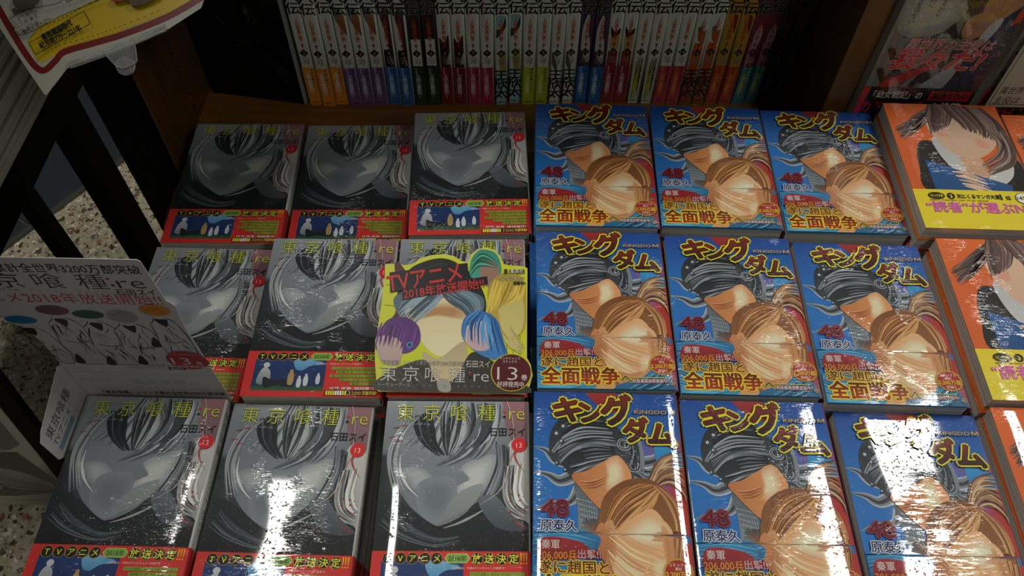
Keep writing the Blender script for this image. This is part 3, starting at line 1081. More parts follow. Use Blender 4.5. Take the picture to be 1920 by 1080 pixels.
# ---- orange paperback (cover figure replaced by plain colour masses)
def make_orange():
    root = empty('paperback_manga')
    tag(root, 'orange shrink-wrapped manga', 'book', 'orange manga volumes')
    jk = link('jacket', jacket_mesh('jacket', 0xc4591c, 0xc4591c, 0xb4511a), MAT_PRINT, root)
    link('page_block', PAGES, None, root)
    Y0 = 130
    a = Art((0, 126.2, .2, 181.8))
    a.rect(0, 0, 127, 182, 0xc85c20, 0xb9501c)
    a.smooth([(22, 66), (32, 58), (44, 64), (60, 96), (90, 110), (120, 84), (127, 100), (127, 135), (22, 135), (16, 96)], 0x1a1712, 0x14120e)
    a.smooth([(40, 56), (52, 54), (66, 84), (70, 112), (56, 106), (44, 84)], 0xa7a9a8, 0xb4b5ae)
    a.smooth([(84, 116), (96, 96), (116, 88), (112, 108), (96, 122)], 0xb2b3ac)
    a.smooth([(64, 80), (84, 82), (88, 104), (76, 118), (66, 108)], 0xbd9878, 0xb08a6c)
    a.smooth([(44, 12), (80, 8), (108, 34), (110, 58), (96, 76), (78, 84), (60, 78), (46, 58), (40, 34)], 0xc7a68c, 0xbf9c80, n=8)
    a.smooth([(48, 34), (60, 40), (58, 52), (48, 48)], 0xc48e78)
    a.smooth([(88, 54), (100, 58), (98, 68), (88, 66)], 0xc48e78)
    a.strands([(60, 0), (40, 14), (22, 30), (4, 40)], [(56, 10), (44, 26), (28, 42), (8, 58)], 34, [0x4c3a34, 0x6e5850, 0x3a2b27, 0x836b60], 3.2, 1.8, 31)
    a.strands([(52, 0), (46, 16), (44, 34), (42, 48)], [(66, 0), (72, 14), (66, 30), (60, 38)], 22, [0x54403a, 0x705951, 0x41312c], 3.4, 1.0, 32)
    a.strands([(66, 0), (72, 14), (78, 28), (80, 38)], [(108, 4), (120, 26), (122, 48), (116, 62)], 44, [0x54403a, 0x6d564e, 0x3f2f2a, 0x7d675d], 3.8, 1.5, 33)
    a.strands([(104, 40), (112, 58), (104, 76), (84, 92)], [(124, 44), (126, 68), (118, 92), (88, 108)], 30, [0x5b463f, 0x7b655b, 0x42322d, 0x927c70], 2.6, 1.6, 34)
    a.poly([(24, 88), (106, 122), (104, 136), (24, 136)], 0x1b4f86, 0x14406e)
    a.strands([(48, 104), (62, 106), (80, 116)], [(56, 124), (68, 128), (84, 134)], 6, [0xc9a88c, 0xbd987b], 4.6, .5, 35)
    a.rect(0, 180.5, 127, 182, 0x100e0c)
    a.build('cover_picture', MAT_PRINT, cover_fn, jk)
    bd = link('paper_band', band_mesh(Y0, 0xcdbb22, 0xc9b820), MAT_PRINT, root)
    t = Art((0, 127, Y0, 182), a.z + .5)
    t.disc(22, 139, 9, 5, 0x2a260c, 10)
    t.text('コミック大賞', 22, 140.4, 3, 0xcdbb22, None, 0.02, align='c', width=13)
    t.disc(37, 139, 4.2, None, 0x14120a, 20)
    t.text('3', 37, 141.6, 5, 0xcdbb22, None, 0.03, align='c')
    t.text('次にくるマンガ大賞', 43, 141.5, 5, 0x14120a, None, 0.03, width=44)
    t.text('1', 88, 142.5, 8, 0x14120a, None, 0.05)
    t.text('位', 93, 142, 4.6, 0x14120a, None, 0.03)
    t.disc(112, 140, 9.2, 7.8, 0x14120a, 28)
    t.disc(112, 140, 8.5, 7.1, 0xd8d2b8, 28)
    t.text('145万', 112, 142.2, 5, 0x14120a, None, 0.03, align='c', width=15)
    t.text('“読者”が選ぶNo.1', 8, 160, 12.5, 0xc4569c, None, 0.022, width=118)
    t.text('BEST COMIC OF THE YEAR', 14, 145.8, 2, 0x6b5a14, None, 0.02, width=60)
    t.build('band_lettering', MAT_PRINT, cover_fn, bd)
    sp = Art(None)
    sp.text('次にくるマンガ大賞', 20, 13, 8, 0x1a120a, None, 0.01)
    sp.build('spine_lettering', MAT_PRINT, spine_fn, jk)
    # belt is lower than the cover picture: trim its height so that it closes above the foot
    return root


GREY, BLUE, ORANGE = Proto(make_grey()), Proto(make_blue()), Proto(make_orange())


def low_proto(P):
    """undetailed copy root for the books beneath the top one"""
    return P


def stack(P, x, y, ztop, rdeg, what, where, group, jit=0.0015, seed=0, side=None):
    """x, y: far left corner of the top cover"""
    n = max(2, round(ztop / 0.018))
    t = (ztop - 0.0006) / n
    r = random.Random(seed)
    th = math.radians(rdeg)
    cx = x + 0.064 * math.cos(th) + 0.091 * math.sin(th)
    cy = y + 0.064 * math.sin(th) - 0.091 * math.cos(th)
    short = what.split('-')[0]
    ords = ['topmost', 'manga second from top', 'manga third from top', 'manga fourth from top', 'manga fifth from top', 'manga sixth from top', 'manga seventh from top', 'manga eighth from top']
    for k in range(n):
        top = (k == n - 1)
        lvl = n - 1 - k
        dx, dy = (0, 0) if top else (r.uniform(-jit, jit), r.uniform(-jit, jit))
        if not top and side: dx, dy = dx + side[0], dy + side[1]
        lab = '%s %s' % (what, where) if top else '%s %s, %s' % (short, ords[lvl], where)
        a = th + (0 if top else math.radians(r.uniform(-.35, .35)))
        b = P.place((cx + dx, cy + dy, 0.0003 + k * t), a, (t - 0.00085) / BT, lab, group, 9 if top else 1)
        if P is ORANGE and not top:
            for ch in list(b.children):
                if ch.name.startswith('paper_band'): bpy.data.objects.remove(ch)


GG, GB, GO = 'grey wrapped manga laid in stacks', 'blue wrapped manga laid in stacks', 'orange wrapped manga laid in stacks'
wg = 'grey-covered manga, red band'
for i, (x, y, dn, r_, where) in enumerate((
        (-0.3818, 0.7090, 0.6809, 1.02, 'stack at far left of back row'),
        (-0.2501, 0.7155, 0.6864, 1.70, 'second stack from left in back row'),
        (-0.1165, 0.7003, 0.6491, 2.6, 'third stack in back row, beside blue books'),
        (-0.3836, 0.5262, 0.6870, -0.54, 'stack behind white promotional card'),
        (-0.2462, 0.5132, 0.6517, 0.62, 'stack left of square picture card'),
        (-0.1155, 0.5150, 0.6511, 1.20, 'stack under square picture card'),
        (-0.3850, 0.3325, 0.6588, -0.44, 'stack in front of white promotional card'),
        (-0.2517, 0.3302, 0.6640, -0.62, 'middle grey stack of the front row'),
        (-0.1105, 0.3300, 0.6527, 0.82, 'grey stack touching blue books in front row'))):
    stack(GREY, x, y, 0.74 - dn, r_, wg, where, GG, seed=40 + i, side=(0.006, 0) if i == 7 else ((0.003, -0.001) if i in (1, 4, 8) else None))
wb = 'blue-covered manga'
for i, (x, y, dn, r_, where) in enumerate((
        (0.0232, 0.7040, 0.6345, -0.08, 'back-row stack nearest grey books'),
        (0.1562, 0.7128, 0.6426, -0.70, 'middle blue stack of back row'),
        (0.2844, 0.7078, 0.6413, -0.51, 'back-row stack beside orange book'),
        (0.0234, 0.5205, 0.6411, 0.37, 'middle-row stack nearest grey books'),
        (0.1551, 0.5182, 0.6412, -0.59, 'central one of nine blue stacks'),
        (0.2846, 0.5105, 0.6386, -0.81, 'middle-row stack beside orange books'),
        (0.0216, 0.3360, 0.6404, -0.35, 'front-row stack nearest grey books'),
        (0.1512, 0.3295, 0.6393, -0.02, 'middle blue stack of front row'),
        (0.2910, 0.3270, 0.6520, -0.47, 'front-row stack nearest orange books'))):
    stack(BLUE, x, y, 0.74 - dn, r_, wb, where, GB, seed=60 + i, jit=.0012, side=(-0.006, 0) if i in (3,) else None)
wo = 'orange-covered manga, yellow band'
for i, (x, y, dn, r_, where, sd) in enumerate((
        (0.4155, 0.6985, 0.6184, -0.6, 'stack below upright red manga', (-0.002, 0)),
        (0.4270, 0.5130, 0.6300, -0.4, 'middle-row stack at right edge', (-0.0030, -0.003)),
        (0.4270, 0.3290, 0.6400, -0.3, 'front-row stack at right edge', (-0.001, 0)),
        (0.5500, 0.6900, 0.6250, -0.6, 'back-row stack cut off by right edge', None))):
    stack(ORANGE, x, y, 0.74 - dn, r_, wo, where, GO, seed=80 + i, side=sd)

# ------------------------------------------------------------------ the row of numbered volumes standing on the shelf
ST = 0.0170


def spine_book(v):
    """v = volume; local frame: origin under the middle, spine towards -y"""
    W_, S = 0xc2c6b6, v
    root = empty('paperback_manga')
    specs = {  # band colour (None = no band), type colour on the band, side colour
        2: (0xd9861c, 0xcfd0c0), 3: (0x6d4a78, 0xc6c2cc), 4: (0x2a5f96, 0xbcc6d0), 5: (0x1c3a1c, 0xb6c0b0),
        6: (0x74201c, 0xc0b4ae), 7: (0xa02c40, 0xcdb4b4), 8: (None, 0x1a1c1a), 9: (0x9cac22, 0xd3da8a),
        10: (None, 0x1a1c1a), 11: (0x23619a, 0xbcc9d4), 12: (0x86222a, 0xc9b8b4), 13: (None, 0xb4a824),
        14: (0xa8323c, 0xcf8a34), 15: (None, 0x221410), 16: (0x9e3322, 0xd0862c), 17: (0x1c6870, 0xb7b448),
        18: (0x38221a, 0x9a8836)}
    bc, tc_ = specs[v]
    base = {5: 0x2a2420, 6: W_, 11: 0x3c2c40, 16: 0xa88432, 17: 0x6d2c36, 18: 0x2a2220}.get(v, W_)
    t2 = ST / 2
    bm = bmesh.new()
    lay = bm.verts.layers.float_color.new('ink')
    prof = [(-t2, 0.064), (-t2, -0.061), (-t2 + 0.0006, -0.0632), (-t2 + 0.003, -0.0640), (t2 - 0.003, -0.0640), (t2 - 0.0006, -0.0632), (t2, -0.061), (t2, 0.064)]
    rows = []
    for z in (0.0, 0.182):
        a, b = [], []
        for (x, y) in prof:
            q = bm.verts.new((x, y, z)); q[lay] = lin(base); a.append(q)
            q = bm.verts.new((x * 0.93, y if y > 0 else y + 0.0005, z)); q[lay] = lin(base); b.append(q)
        rows.append((a, b))
    sm = []
    for i in range(len(prof) - 1):
        sm.append(bm.faces.new([rows[0][0][i], rows[0][0][i + 1], rows[1][0][i + 1], rows[1][0][i]]))
        bm.faces.new([rows[0][1][i + 1], rows[0][1][i], rows[1][1][i], rows[1][1][i + 1]])
        bm.faces.new([rows[1][0][i], rows[1][0][i + 1], rows[1][1][i + 1], rows[1][1][i]])
        bm.faces.new([rows[0][0][i + 1], rows[0][0][i], rows[0][1][i], rows[0][1][i + 1]])
    for e in (0, len(prof) - 1):
        bm.faces.new([rows[0][0][e], rows[0][1][e], rows[1][1][e], rows[1][0][e]])
    bmesh.ops.recalc_face_normals(bm, faces=list(bm.faces))
    for f in sm: f.smooth = True
    me = bpy.data.meshes.new('jacket')
    bm.to_mesh(me); bm.free()
    jk = link('jacket', me, MAT_SPINE, root)
    box('page_block', (-t2 * 0.9, -0.0630, 0.0012), (t2 * 0.9, 0.0632, 0.1808), MAT_PAGE, root)

    def fn(x, y, z): return ((x - 8.7) * 0.975 / 1000, -0.064 - (z + 0.02) / 1000, 0.182 - y / 1000)
    # printed picture fragments that wrap onto the spine
    a = Art((2.6, 14.8, .2, 181.8))
    a.rect(2.6, 0, 14.8, 182, base)
    if v == 3: a.smooth([(2.6, 34), (8, 36), (14.8, 44), (14.8, 70), (9, 60), (2.6, 46)], 0x9a6a32, 0x6a4a2e); a.smooth([(2.6, 30), (12, 34), (8, 44), (2.6, 46)], 0x6c6a6c)
    if v == 4: a.smooth([(4, 42), (14.8, 38), (14.8, 118), (8, 118), (10, 84)], 0x4c2630, 0x2c2226); a.smooth([(2.6, 96), (7, 94), (10, 118), (2.6, 118)], 0x1f1c1c); a.stroke([(8, 96), (13, 116)], 1.5, 1.5, 0xb3a79c)
    if v == 5: a.rect(2.6, 76, 14.8, 117, W_); a.smooth([(3, 0), (9, 6), (14, 10), (14, 40), (6, 30)], 0x3a332d)
    if v == 6: a.smooth([(2.6, 76), (8, 82), (14.8, 72), (14.8, 118), (2.6, 118)], 0x4a1f26, 0x2a1a1a); a.smooth([(11, 108), (14.8, 96), (14.8, 114), (10, 114)], 0xa9a8a4)
    if v == 7: a.smooth([(2.6, 20), (7, 26), (5, 60), (2.6, 64)], 0xc0a8ae)
    if v == 8: a.smooth([(2.6, 62), (8, 60), (14.8, 44), (14.8, 56), (9, 68), (2.6, 74)], 0x23423c); a.smooth([(2.6, 44), (10, 42), (14, 44), (8, 56), (2.6, 60)], 0x7fa8a4); a.rect(2.6, 124, 14.8, 182, 0x8fb4b0); a.smooth([(6, 102), (14.8, 94), (14.8, 128), (8, 128)], 0x9c8c4c)
    if v == 10: a.smooth([(2.6, 96), (6, 104), (10, 122), (7, 124), (2.6, 112)], 0x4a4c48)
    if v == 11: a.smooth([(4, 56), (9, 42), (12, 60), (14.8, 108), (11, 112), (2.6, 92), (2.6, 70)], 0xb9bcae, 0xa8aaa0); a.smooth([(11, 42), (14.8, 42), (14.8, 78), (11, 70)], 0x4a3040)
    if v == 12: a.smooth([(4, 74), (14, 66), (14.8, 92), (8, 98), (4, 92)], 0xb08658); a.smooth([(2.6, 60), (8, 68), (14.8, 62), (14, 70), (5, 76)], 0x1e1a16); a.rect(2.6, 97, 14.8, 122, 0x8c1f1e)
    if v == 13: a.strands([(4, 112), (5, 140), (4, 180)], [(14, 108), (12, 140), (14, 180)], 14, [0x3b4a2c, 0x8f8a2a, 0x232a1c, 0x5c6a3a], 1.2, .8, 3)
    if v == 15: a.smooth([(2.6, 92), (8, 84), (14.8, 92), (14.8, 182), (2.6, 182)], 0xbf551c, 0x6d3a22); a.smooth([(4, 60), (10, 66), (14.8, 64), (14.8, 84), (6, 78)], 0x9c6428); a.disc(6, 62, 3, 4, 0x5a564e, 12)
    if v == 16: a.smooth([(2.6, 40), (14.8, 46), (13, 60), (5, 54)], 0xb06a34); a.smooth([(9, 42), (14.8, 48), (14.8, 70), (12, 62)], 0x6c2a28)
    if v == 17: a.smooth([(5, 70), (10, 56), (14, 74), (10, 96), (6, 92)], 0xb6aeaa, 0x8d7c7c); a.smooth([(2.6, 84), (6, 92), (6, 118), (2.6, 118)], 0xa05a68)
    if v == 18: a.smooth([(3, 44), (13, 48), (12, 96), (5, 92)], 0x5a3230, 0x38404a); a.strands([(3, 96), (6, 108), (4, 122)], [(12, 96), (13, 108), (13, 122)], 8, [0x5c5c48, 0x15120f], 1, .6, 5)
    a.build('spine_picture', MAT_SPINE, fn, jk)
    z1 = a.z
    dark = v in (5, 18, 17)
    t = Art((0, 17.4, 0, 181.8), z1 + .02)
    blk = 0x12120f
    rim = (0.045, 0x6a6a62) if v in (4, 5, 11, 17, 18) else None
    t.vtext('達人伝', 8.7, -6, 14.6, blk, rim, 0.02, 16.2, 1.02)
    t.vtext('～9万里を風に乗り～', 8.9, 44, 4.2, 0xa8401e, None, 0.03, 4.15, 1.1)
    t.poly([(6.9, 84), (10.9, 84), (8.9, 91)], 0x8e2c18)
    t.stroke([(8.9, 90), (8.9, 94)], .5, .3, 0x1b1a18, n=2)
    t.build('title_lettering', MAT_SPINE, fn, jk)
    t = Art((0, 17.4, 0, 181.8), z1 + .02)
    t.poly([(8.7, 91.6), (14.4, 97.6), (8.7, 103.6), (3, 97.6)], blk)
    t.text(str(v), 8.7, 100.4, 5.6, 0xb9a25a, None, 0.0, align='c')
    t.build('volume_number', MAT_SPINE, fn, jk)
    t = Art((0, 17.4, 0, 181.8), z1 + .02)
    r_ = random.Random(4)
    ec = 0x6f7060 if not dark else 0x8c8c7c
    for k in range(3):
        t.stroke([(4, 106 + k * 3.4), (8, 104.6 + k * 3.4), (12, 107 + k * 3.2), (13.6, 105.4 + k * 3)], .4, .3, ec, wm=1.1)
    t.stroke([(6, 105), (8, 110), (6, 115)], .4, .4, ec, wm=1.2)
    t.stroke([(11, 105), (12, 110), (9.6, 116), (12, 118)], .4, .3, ec, wm=1.2)
    t.build('emblem', MAT_SPINE, fn, jk)
    if bc is not None:
        bm = bmesh.new()
        add_box(bm, (-t2 - 0.0001, -0.0645, 0.0), (t2 + 0.0001, 0.060, 0.0625))
        lay = bm.verts.layers.float_color.new('ink')
        for q in bm.verts: q[lay] = lin(bc)
        bmesh.ops.bevel(bm, geom=[e for e in bm.edges if abs(e.verts[0].co.y + 0.0645) < 1e-6 and abs(e.verts[1].co.y + 0.0645) < 1e-6 and abs(e.verts[0].co.z - e.verts[1].co.z) > .01], offset=0.0016, segments=2, affect='EDGES')
        # open at the back and hollow: only the belt's outer shell
        bmesh.ops.delete(bm, geom=[f for f in bm.faces if abs(f.normal.z) > .5 or f.normal.y > .5], context='FACES')
        bd = link('paper_band', mesh_of(bm), MAT_SPINE, root)
        par, zz = bd, .5
    else:
        par, zz = jk, z1 + .02
    t = Art((0, 17.4, 118, 181.8), zz + .05)
    if v in (8, 10, 15):
        t.vtext('王欣太', 8.7, 126, 13.6, tc_, None, 0.03, 15.4, 1.05)
    else:
        t.vtext('王欣太最新作!', 7.4, 132 if v not in (2,) else 128, 5.2, tc_, None, 0.02, 5.5)
        t.vtext('蒼天航路の', 5.8 if v != 2 else 11.8, 120.5, 2.0, tc_, None, 0.0, 2.2)
        t.vtext('感動巨編大ヒット!', 12.6, 122, 2.9, 0x2c3018 if v in (9, 13) else (tc_ if v in (16, 17) else 0x40262e), None, 0.02, 5.0)
    t.text('双葉社', 8.7, 178.6, 2.9, 0x2a2420, None, 0.01, align='c')
    t.build('band_lettering', MAT_SPINE, fn, par)
    return root


row = [2, 2, 2, 3, 3, 3] + [v for k in range(4, 19) for v in (k, k)]
looks = {2: 'white spine and orange band', 3: 'white spine, brown picture and purple band', 4: 'maroon and white spine and blue band', 5: 'black-brown spine and dark green band',
         6: 'white and maroon spine and dark red band', 7: 'plain white spine and crimson band', 8: 'white spine turning pale teal at the foot', 9: 'white spine and lime green band',
         10: 'all-white spine with large black lettering', 11: 'purple and white spine and blue band', 12: 'white and tan spine, dark red band', 13: 'white spine with green grass print',
         14: 'white spine and rose-red band', 15: 'white spine turning orange at the foot', 16: 'mustard spine and red band', 17: 'wine-red spine and teal band', 18: 'blackish spine and brown band'}
SB = {}
A0, A1 = Vector((-0.2763, 0.8079 + 0.064, 0)), Vector((-0.2763 + 0.6325, 0.8079 + 0.064 + 0.0228, 0))
ang = math.atan2(0.0232, 0.6458)
cnt = {}
lean = {0: 1.2, 1: 1.1, 2: .9}
for i, v in enumerate(row):
    if v not in SB: SB[v] = Proto(spine_book(v))
    cnt[v] = cnt.get(v, 0) + 1
    tot = row.count(v)
    pos = {(2, 1): 'left of its pair', (2, 2): 'right of its pair', (3, 1): 'leftmost of its three', (3, 2): 'middle of its three', (3, 3): 'rightmost of its three'}[(tot, cnt[v])]
    p = A0.lerp(A1, (i + 0.5) / 36)
    r_ = random.Random(i)
    SB[v].place((p.x, p.y + r_.uniform(-.0015, .002), 0.0003), ang, 1, 'manga volume %d, %s, %s' % (v, looks[v], pos), 'numbered manga standing in the shelf row')

# ------------------------------------------------------------------ dark display book standing face out at the left end of the row
db = empty('display_book', ((-0.4085 - 0.2790) / 2, 0.8205, 0.0003), (0, 0, math.atan2(0.8082 - 0.8302, 0.1403)))
tag(db, 'dark near-black book standing face out in the shelf corner, left of the volume row', 'book')
hw = 0.064
pb = box('page_block', (-hw, 0.0, 0.0), (hw - 0.0008, 0.010, 0.182 * 1.16), MAT_PAGE, db)
cvr = box('front_cover', (-hw, -0.0008, 0.0), (hw, -0.0001, 0.182 * 1.16), flat_mat('dark_gloss_cover', 0x08090a, 0.35, 0.25), db)
box('clear_sleeve_edge', (hw - 0.0004, -0.0014, 0.0), (hw + 0.0010, 0.0106, 0.182 * 1.16), flat_mat('pale_sleeve_edge', 0x9aa096, 0.3, 0.5), db)
a = Art((-64, 64, -211, -.5))
r = random.Random(12)


def leaf(x, y, l, ang_, c):
    ca, sa = math.cos(ang_), math.sin(ang_)
    P = [(x + ca * t * l - sa * w_ * l, y + sa * t * l + ca * w_ * l) for t, w_ in ((0, 0), (.3, .13), (.7, .11), (1, 0), (.7, -.11), (.3, -.13))]
    a.smooth(P, c, n=3)


for k in range(46):
    leaf(r.uniform(-10, 60), -r.uniform(4, 180), r.uniform(8, 22), r.uniform(0, 6.3), r.choice([0x14170f, 0x181c14, 0x1c1f1a, 0x12160f, 0x1b1c2a]))
leaf(18, -150, 26, 1.5, 0x2c2e22)
a.disc(18, -138, 2, 3, 0x4a4a40, 10)
leaf(-22, -128, 16, 1.0, 0x2a2b1a)
a.strands([(20, -70), (34, -50), (48, -20)], [(30, -80), (46, -62), (60, -34)], 9, [0x23261f, 0x2b2d24, 0x1f212e], 1.8, 2, 6)
a.stroke([(-46, -190), (-42, -168), (-46, -150), (-56, -138)], 2, .3, 0x17402c, wm=4)
a.build('cover_picture', MAT_CARD, lambda x, y, z: (x / 1000, -0.0008 - (z + .03) / 1000, -y / 1000), cvr)

# ------------------------------------------------------------------ upright red and white books behind the orange stack
def make_red():
    root = empty('paperback_manga')
    tag(root, 'red and white manga', 'book')
    jk = link('jacket', jacket_mesh('jacket', 0x7c7f76, 0x5c1714, 0x333333), MAT_PRINT, root)
    link('page_block', PAGES, None, root)
    a = Art((0, 126.2, .2, 181.8))
    a.rect(0, 0, 127, 182, 0x74776e, 0x5c5f58)
    for row_, (s_, y, c_) in enumerate((('WAR', 26, 0x22241f), ('WAR', 58, 0x20221d), ('WAR', 124, 0x1d1f1a), ('WAR', 97, 0x1b1d19))):
        a.text(s_, 4 + row_ * 2, y, 26, c_, None, 0.06, width=88, shear=-.12)
    a.soft([(0, 0), (56, 0), (66, 20), (58, 44), (46, 54), (20, 58), (4, 46)], 0x74776e, 0xa2a49c, 4, 1.02)
    a.smooth([(60, 0), (104, 0), (112, 14), (100, 30), (78, 34), (66, 22)], 0x1b1714, 0x2c211c)
    a.smooth([(84, 6), (108, 0), (118, 10), (112, 34), (98, 44), (84, 34)], 0x9a6e50, 0x8a5f44)
    a.smooth([(74, 32), (90, 26), (102, 36), (98, 52), (82, 60), (72, 50)], 0xa57a58, 0x90664a)
    a.smooth([(100, 46), (127, 20), (127, 128), (84, 130), (88, 96), (98, 70)], 0x16233c, 0x101a30)
    a.smooth([(98, 40), (108, 34), (104, 60), (92, 78)], 0x9fa6a8)
    a.smooth([(58, 128), (70, 108), (88, 84), (90, 104), (82, 130)], 0x9ba1a6, 0x7c8388)
    a.poly([(122, 10), (127, 6), (127, 36), (118, 42)], 0xa82a1e)
    a.poly([(56, 94), (66, 96), (38, 118), (20, 134), (6, 140), (18, 116)], 0xa8221d, 0x7c1a18)
    a.rect(0, 126, 127, 182, 0x14100f)
    a.poly([(0, 126), (7, 126), (7, 168), (0, 168)], 0xb0202a)
    a.build('cover_picture', MAT_PRINT, cover_fn, jk)
    t = Art((0, 126.4, 0, 182), a.z + .02)
    t.text('異世界の主役は', 22, 72, 12, 0xb07a78, (0.03, 0x4a1c1c), 0.03, shear=.2, width=92)
    t.text('我々だ!', 14, 98, 24, 0xb32430, (0.03, 0xb28a88), 0.025, shear=.25, width=94)
    t.build('title_lettering', MAT_PRINT, cover_fn, jk)
    t = Art((0, 126.4, 0, 182), a.z + .02)
    t.text('「幼女戦記」の', 14, 141, 9, 0xb9b6b0, None, 0.02, width=54)
    t.rect(76, 130, 122, 143.5, 0x9c1a22)
    t.text('加茂ユウジ', 80, 140.6, 8, 0x1c0a0a, None, 0.04, width=38)
    t.text('カルロ・ゼン', 6, 162, 15, 0x9c1f26, None, 0.03, width=80)
    t.text('も推薦!!', 84, 158, 11, 0xb9b6b0, None, 0.03, width=38)
    t.build('band_lettering', MAT_PRINT, cover_fn, jk)
    t = Art((0, 126.4, 0, 182), a.z + .02)
    t.vtext('ざるを得ない', 16, 4, 5.6, 0x1c1c1c, None, 0.0, 6.6)
    t.vtext('実的に', 28, 4, 5.4, 0x1c1c1c, None, 0.0, 6.6)
    t.vtext('があるから', 40, 2, 5.6, 0x1c1c1c, None, 0.0, 6.6)
    t.build('caption_lettering', MAT_PRINT, cover_fn, jk)
    return root


RED = Proto(make_red())
RZ = 0.0805
for k, (cx, lab) in enumerate(((0.4560, 'red, white and navy manga standing face out above the orange book, beside the oak upright'), (0.5935, 'red, white and navy manga standing face out at the right edge, behind the sketched card'))):
    RED.place((cx, 0.7245 + 0.0, RZ + 0.091), 0, 1, lab, 'red and white manga', rot=(math.radians(90), 0, math.radians(-1)))
    for j in range(4):
        RED.place((cx + .001 * j, 0.812, 0.0004 + j * 0.0198), math.radians(.4 * j), 0.0190 / BT, 'red and white manga lying %s, %s stack behind orange books' % (('lowest', 'second up', 'third up', 'uppermost')[j], ('left', 'right')[k]), 'red and white manga', depth=1)

# sketched card in front of the second upright book
sc_ = empty('sketched_card', (0.532, 0.7035, 0.0), (0, 0, 0))
sc_.location = (0.5330, 0.7000, 0.1165)
tag(sc_, 'cream card with a sketched frame and handwriting at the right edge, behind the orange books', 'card')
cd = box('card_sheet', (0, 0, 0), (0.115, 0.0012, 0.165), flat_mat('cream_card', 0xa3a08c, 0.6, 0.2, noise=0.05), sc_)
a = Art((0, 115, -165, 0))
ln = 0x15150f
for P in ([(3, -4), (3, -82), (112, -82), (112, -4), (3, -4)],):
    for i in range(4): a.stroke([P[i], P[i + 1]], .8, .8, ln, n=2)
a.text('異世界の', 6, -20, 9, ln, None, 0, width=34, shear=.1)
a.text('主役は', 6, -6, 9, ln, None, 0, width=28, shear=.1)
a.vtext('絶対に', 60, -76, 8, ln, None, 0, 9)
for k in range(9):
    a.stroke([(50 + k * 6, -80 + (k % 3) * 3), (42 + k * 6, -60), (38 + k * 6, -34)], 3.2, .2, ln)
a.text('絶対', 8, -110, 12, ln, None, .01)
a.text('オススメ', 8, -92, 9, ln, None, .01)
a.rect(0, -88, 115, -84, 0x6e5a34)
a.build('handwriting', MAT_CARD, lambda x, y, z: (x / 1000, -(z + .03) / 1000, -y / 1000), cd)


# ------------------------------------------------------------------ cards
def outline_sheet(name, pts, th, mat, fn, parent):
    """a thin stiff sheet with its own outline; pts in mm, fn maps to metres"""
    bm = bmesh.new()
    fr = [bm.verts.new(fn(x, y, 0)) for x, y in pts]
    bk = [bm.verts.new(fn(x, y, -th)) for x, y in pts]
    tri = tessellate_polygon([[Vector((x, y, 0)) for x, y in pts]])
    for t in tri:
        bm.faces.new([fr[i] for i in t])
        bm.faces.new([bk[i] for i in reversed(t)])
    n = len(pts)
    for i in range(n):
        j = (i + 1) % n
        bm.faces.new([fr[i], bk[i], bk[j], fr[j]])
    bmesh.ops.recalc_face_normals(bm, faces=list(bm.faces))
    return link(name, mesh_of(bm), mat, parent)


MAT_WHITE = flat_mat('white_card_stock', 0xb4b2b0, 0.42, 0.35, noise=0.03)
# white promotional card standing behind the front left stack
pc = empty('promotional_card', (-0.41, 0.3385, 0.030))
tag(pc, 'white standing promotional card with black title, coloured caps and red round badge', 'card')


def pfn(x, y, z): return (x / 1000, -z / 1000, 0.253 - y / 1000)


OUT = [(-62, 1.2), (143, 1.2), (145, 3.5), (145.4, 30), (146, 52), (151, 60), (149.5, 74), (148.4, 92), (149, 130), (150.5, 205), (150.5, 250), (17, 250), (14.5, 205), (13.5, 168), (20, 152), (22, 128), (19, 112), (17, 96), (10, 86), (4, 74), (-62, 70)]
sheet = outline_sheet('card_sheet', OUT, 0.6, MAT_WHITE, pfn, pc)
a = Art(None, 0.03)
bk_ = 0x1c1b1d
a.text('「東京喰種」シリーズ累計全世界3200万部突破', -58, 18, 9.5, bk_, None, 0.012, width=199)
for ch, x in (('東', -33), ('京', 20), ('喰', 52), ('種', 84)):
    pass
for ch, x in (('東', -5), ('京', 25), ('喰', 56), ('種', 88)):
    a.text(ch, x, 37.5, 17, bk_, None, -0.006, width=22)
a.disc(112.5, 25.5, 1.5, None, 0xb0302e, 12)
a.disc(113.5, 33.5, 1.5, None, bk_, 12)
a.text('re', 117, 37, 17, bk_, None, -0.008, width=21)
a.text('トーキョーグール', 2, 43.5, 3.6, 0x6a686c, None, 0, width=38)
for i, ch in enumerate('TOKYO GHOUL'):
    if ch != ' ': a.text(ch, 48 + i * 6, 43.5, 2.6, 0x8a8088)
a.text('石田スイ', 112, 45.5, 7.0, bk_, None, 0.005, width=30)
a.text('TVアニメ2018年放送開始!!', -22, 58, 12.6, 0xb23034, None, -0.004, width=165)
a.build('title_lettering', MAT_CARD, pfn, sheet)
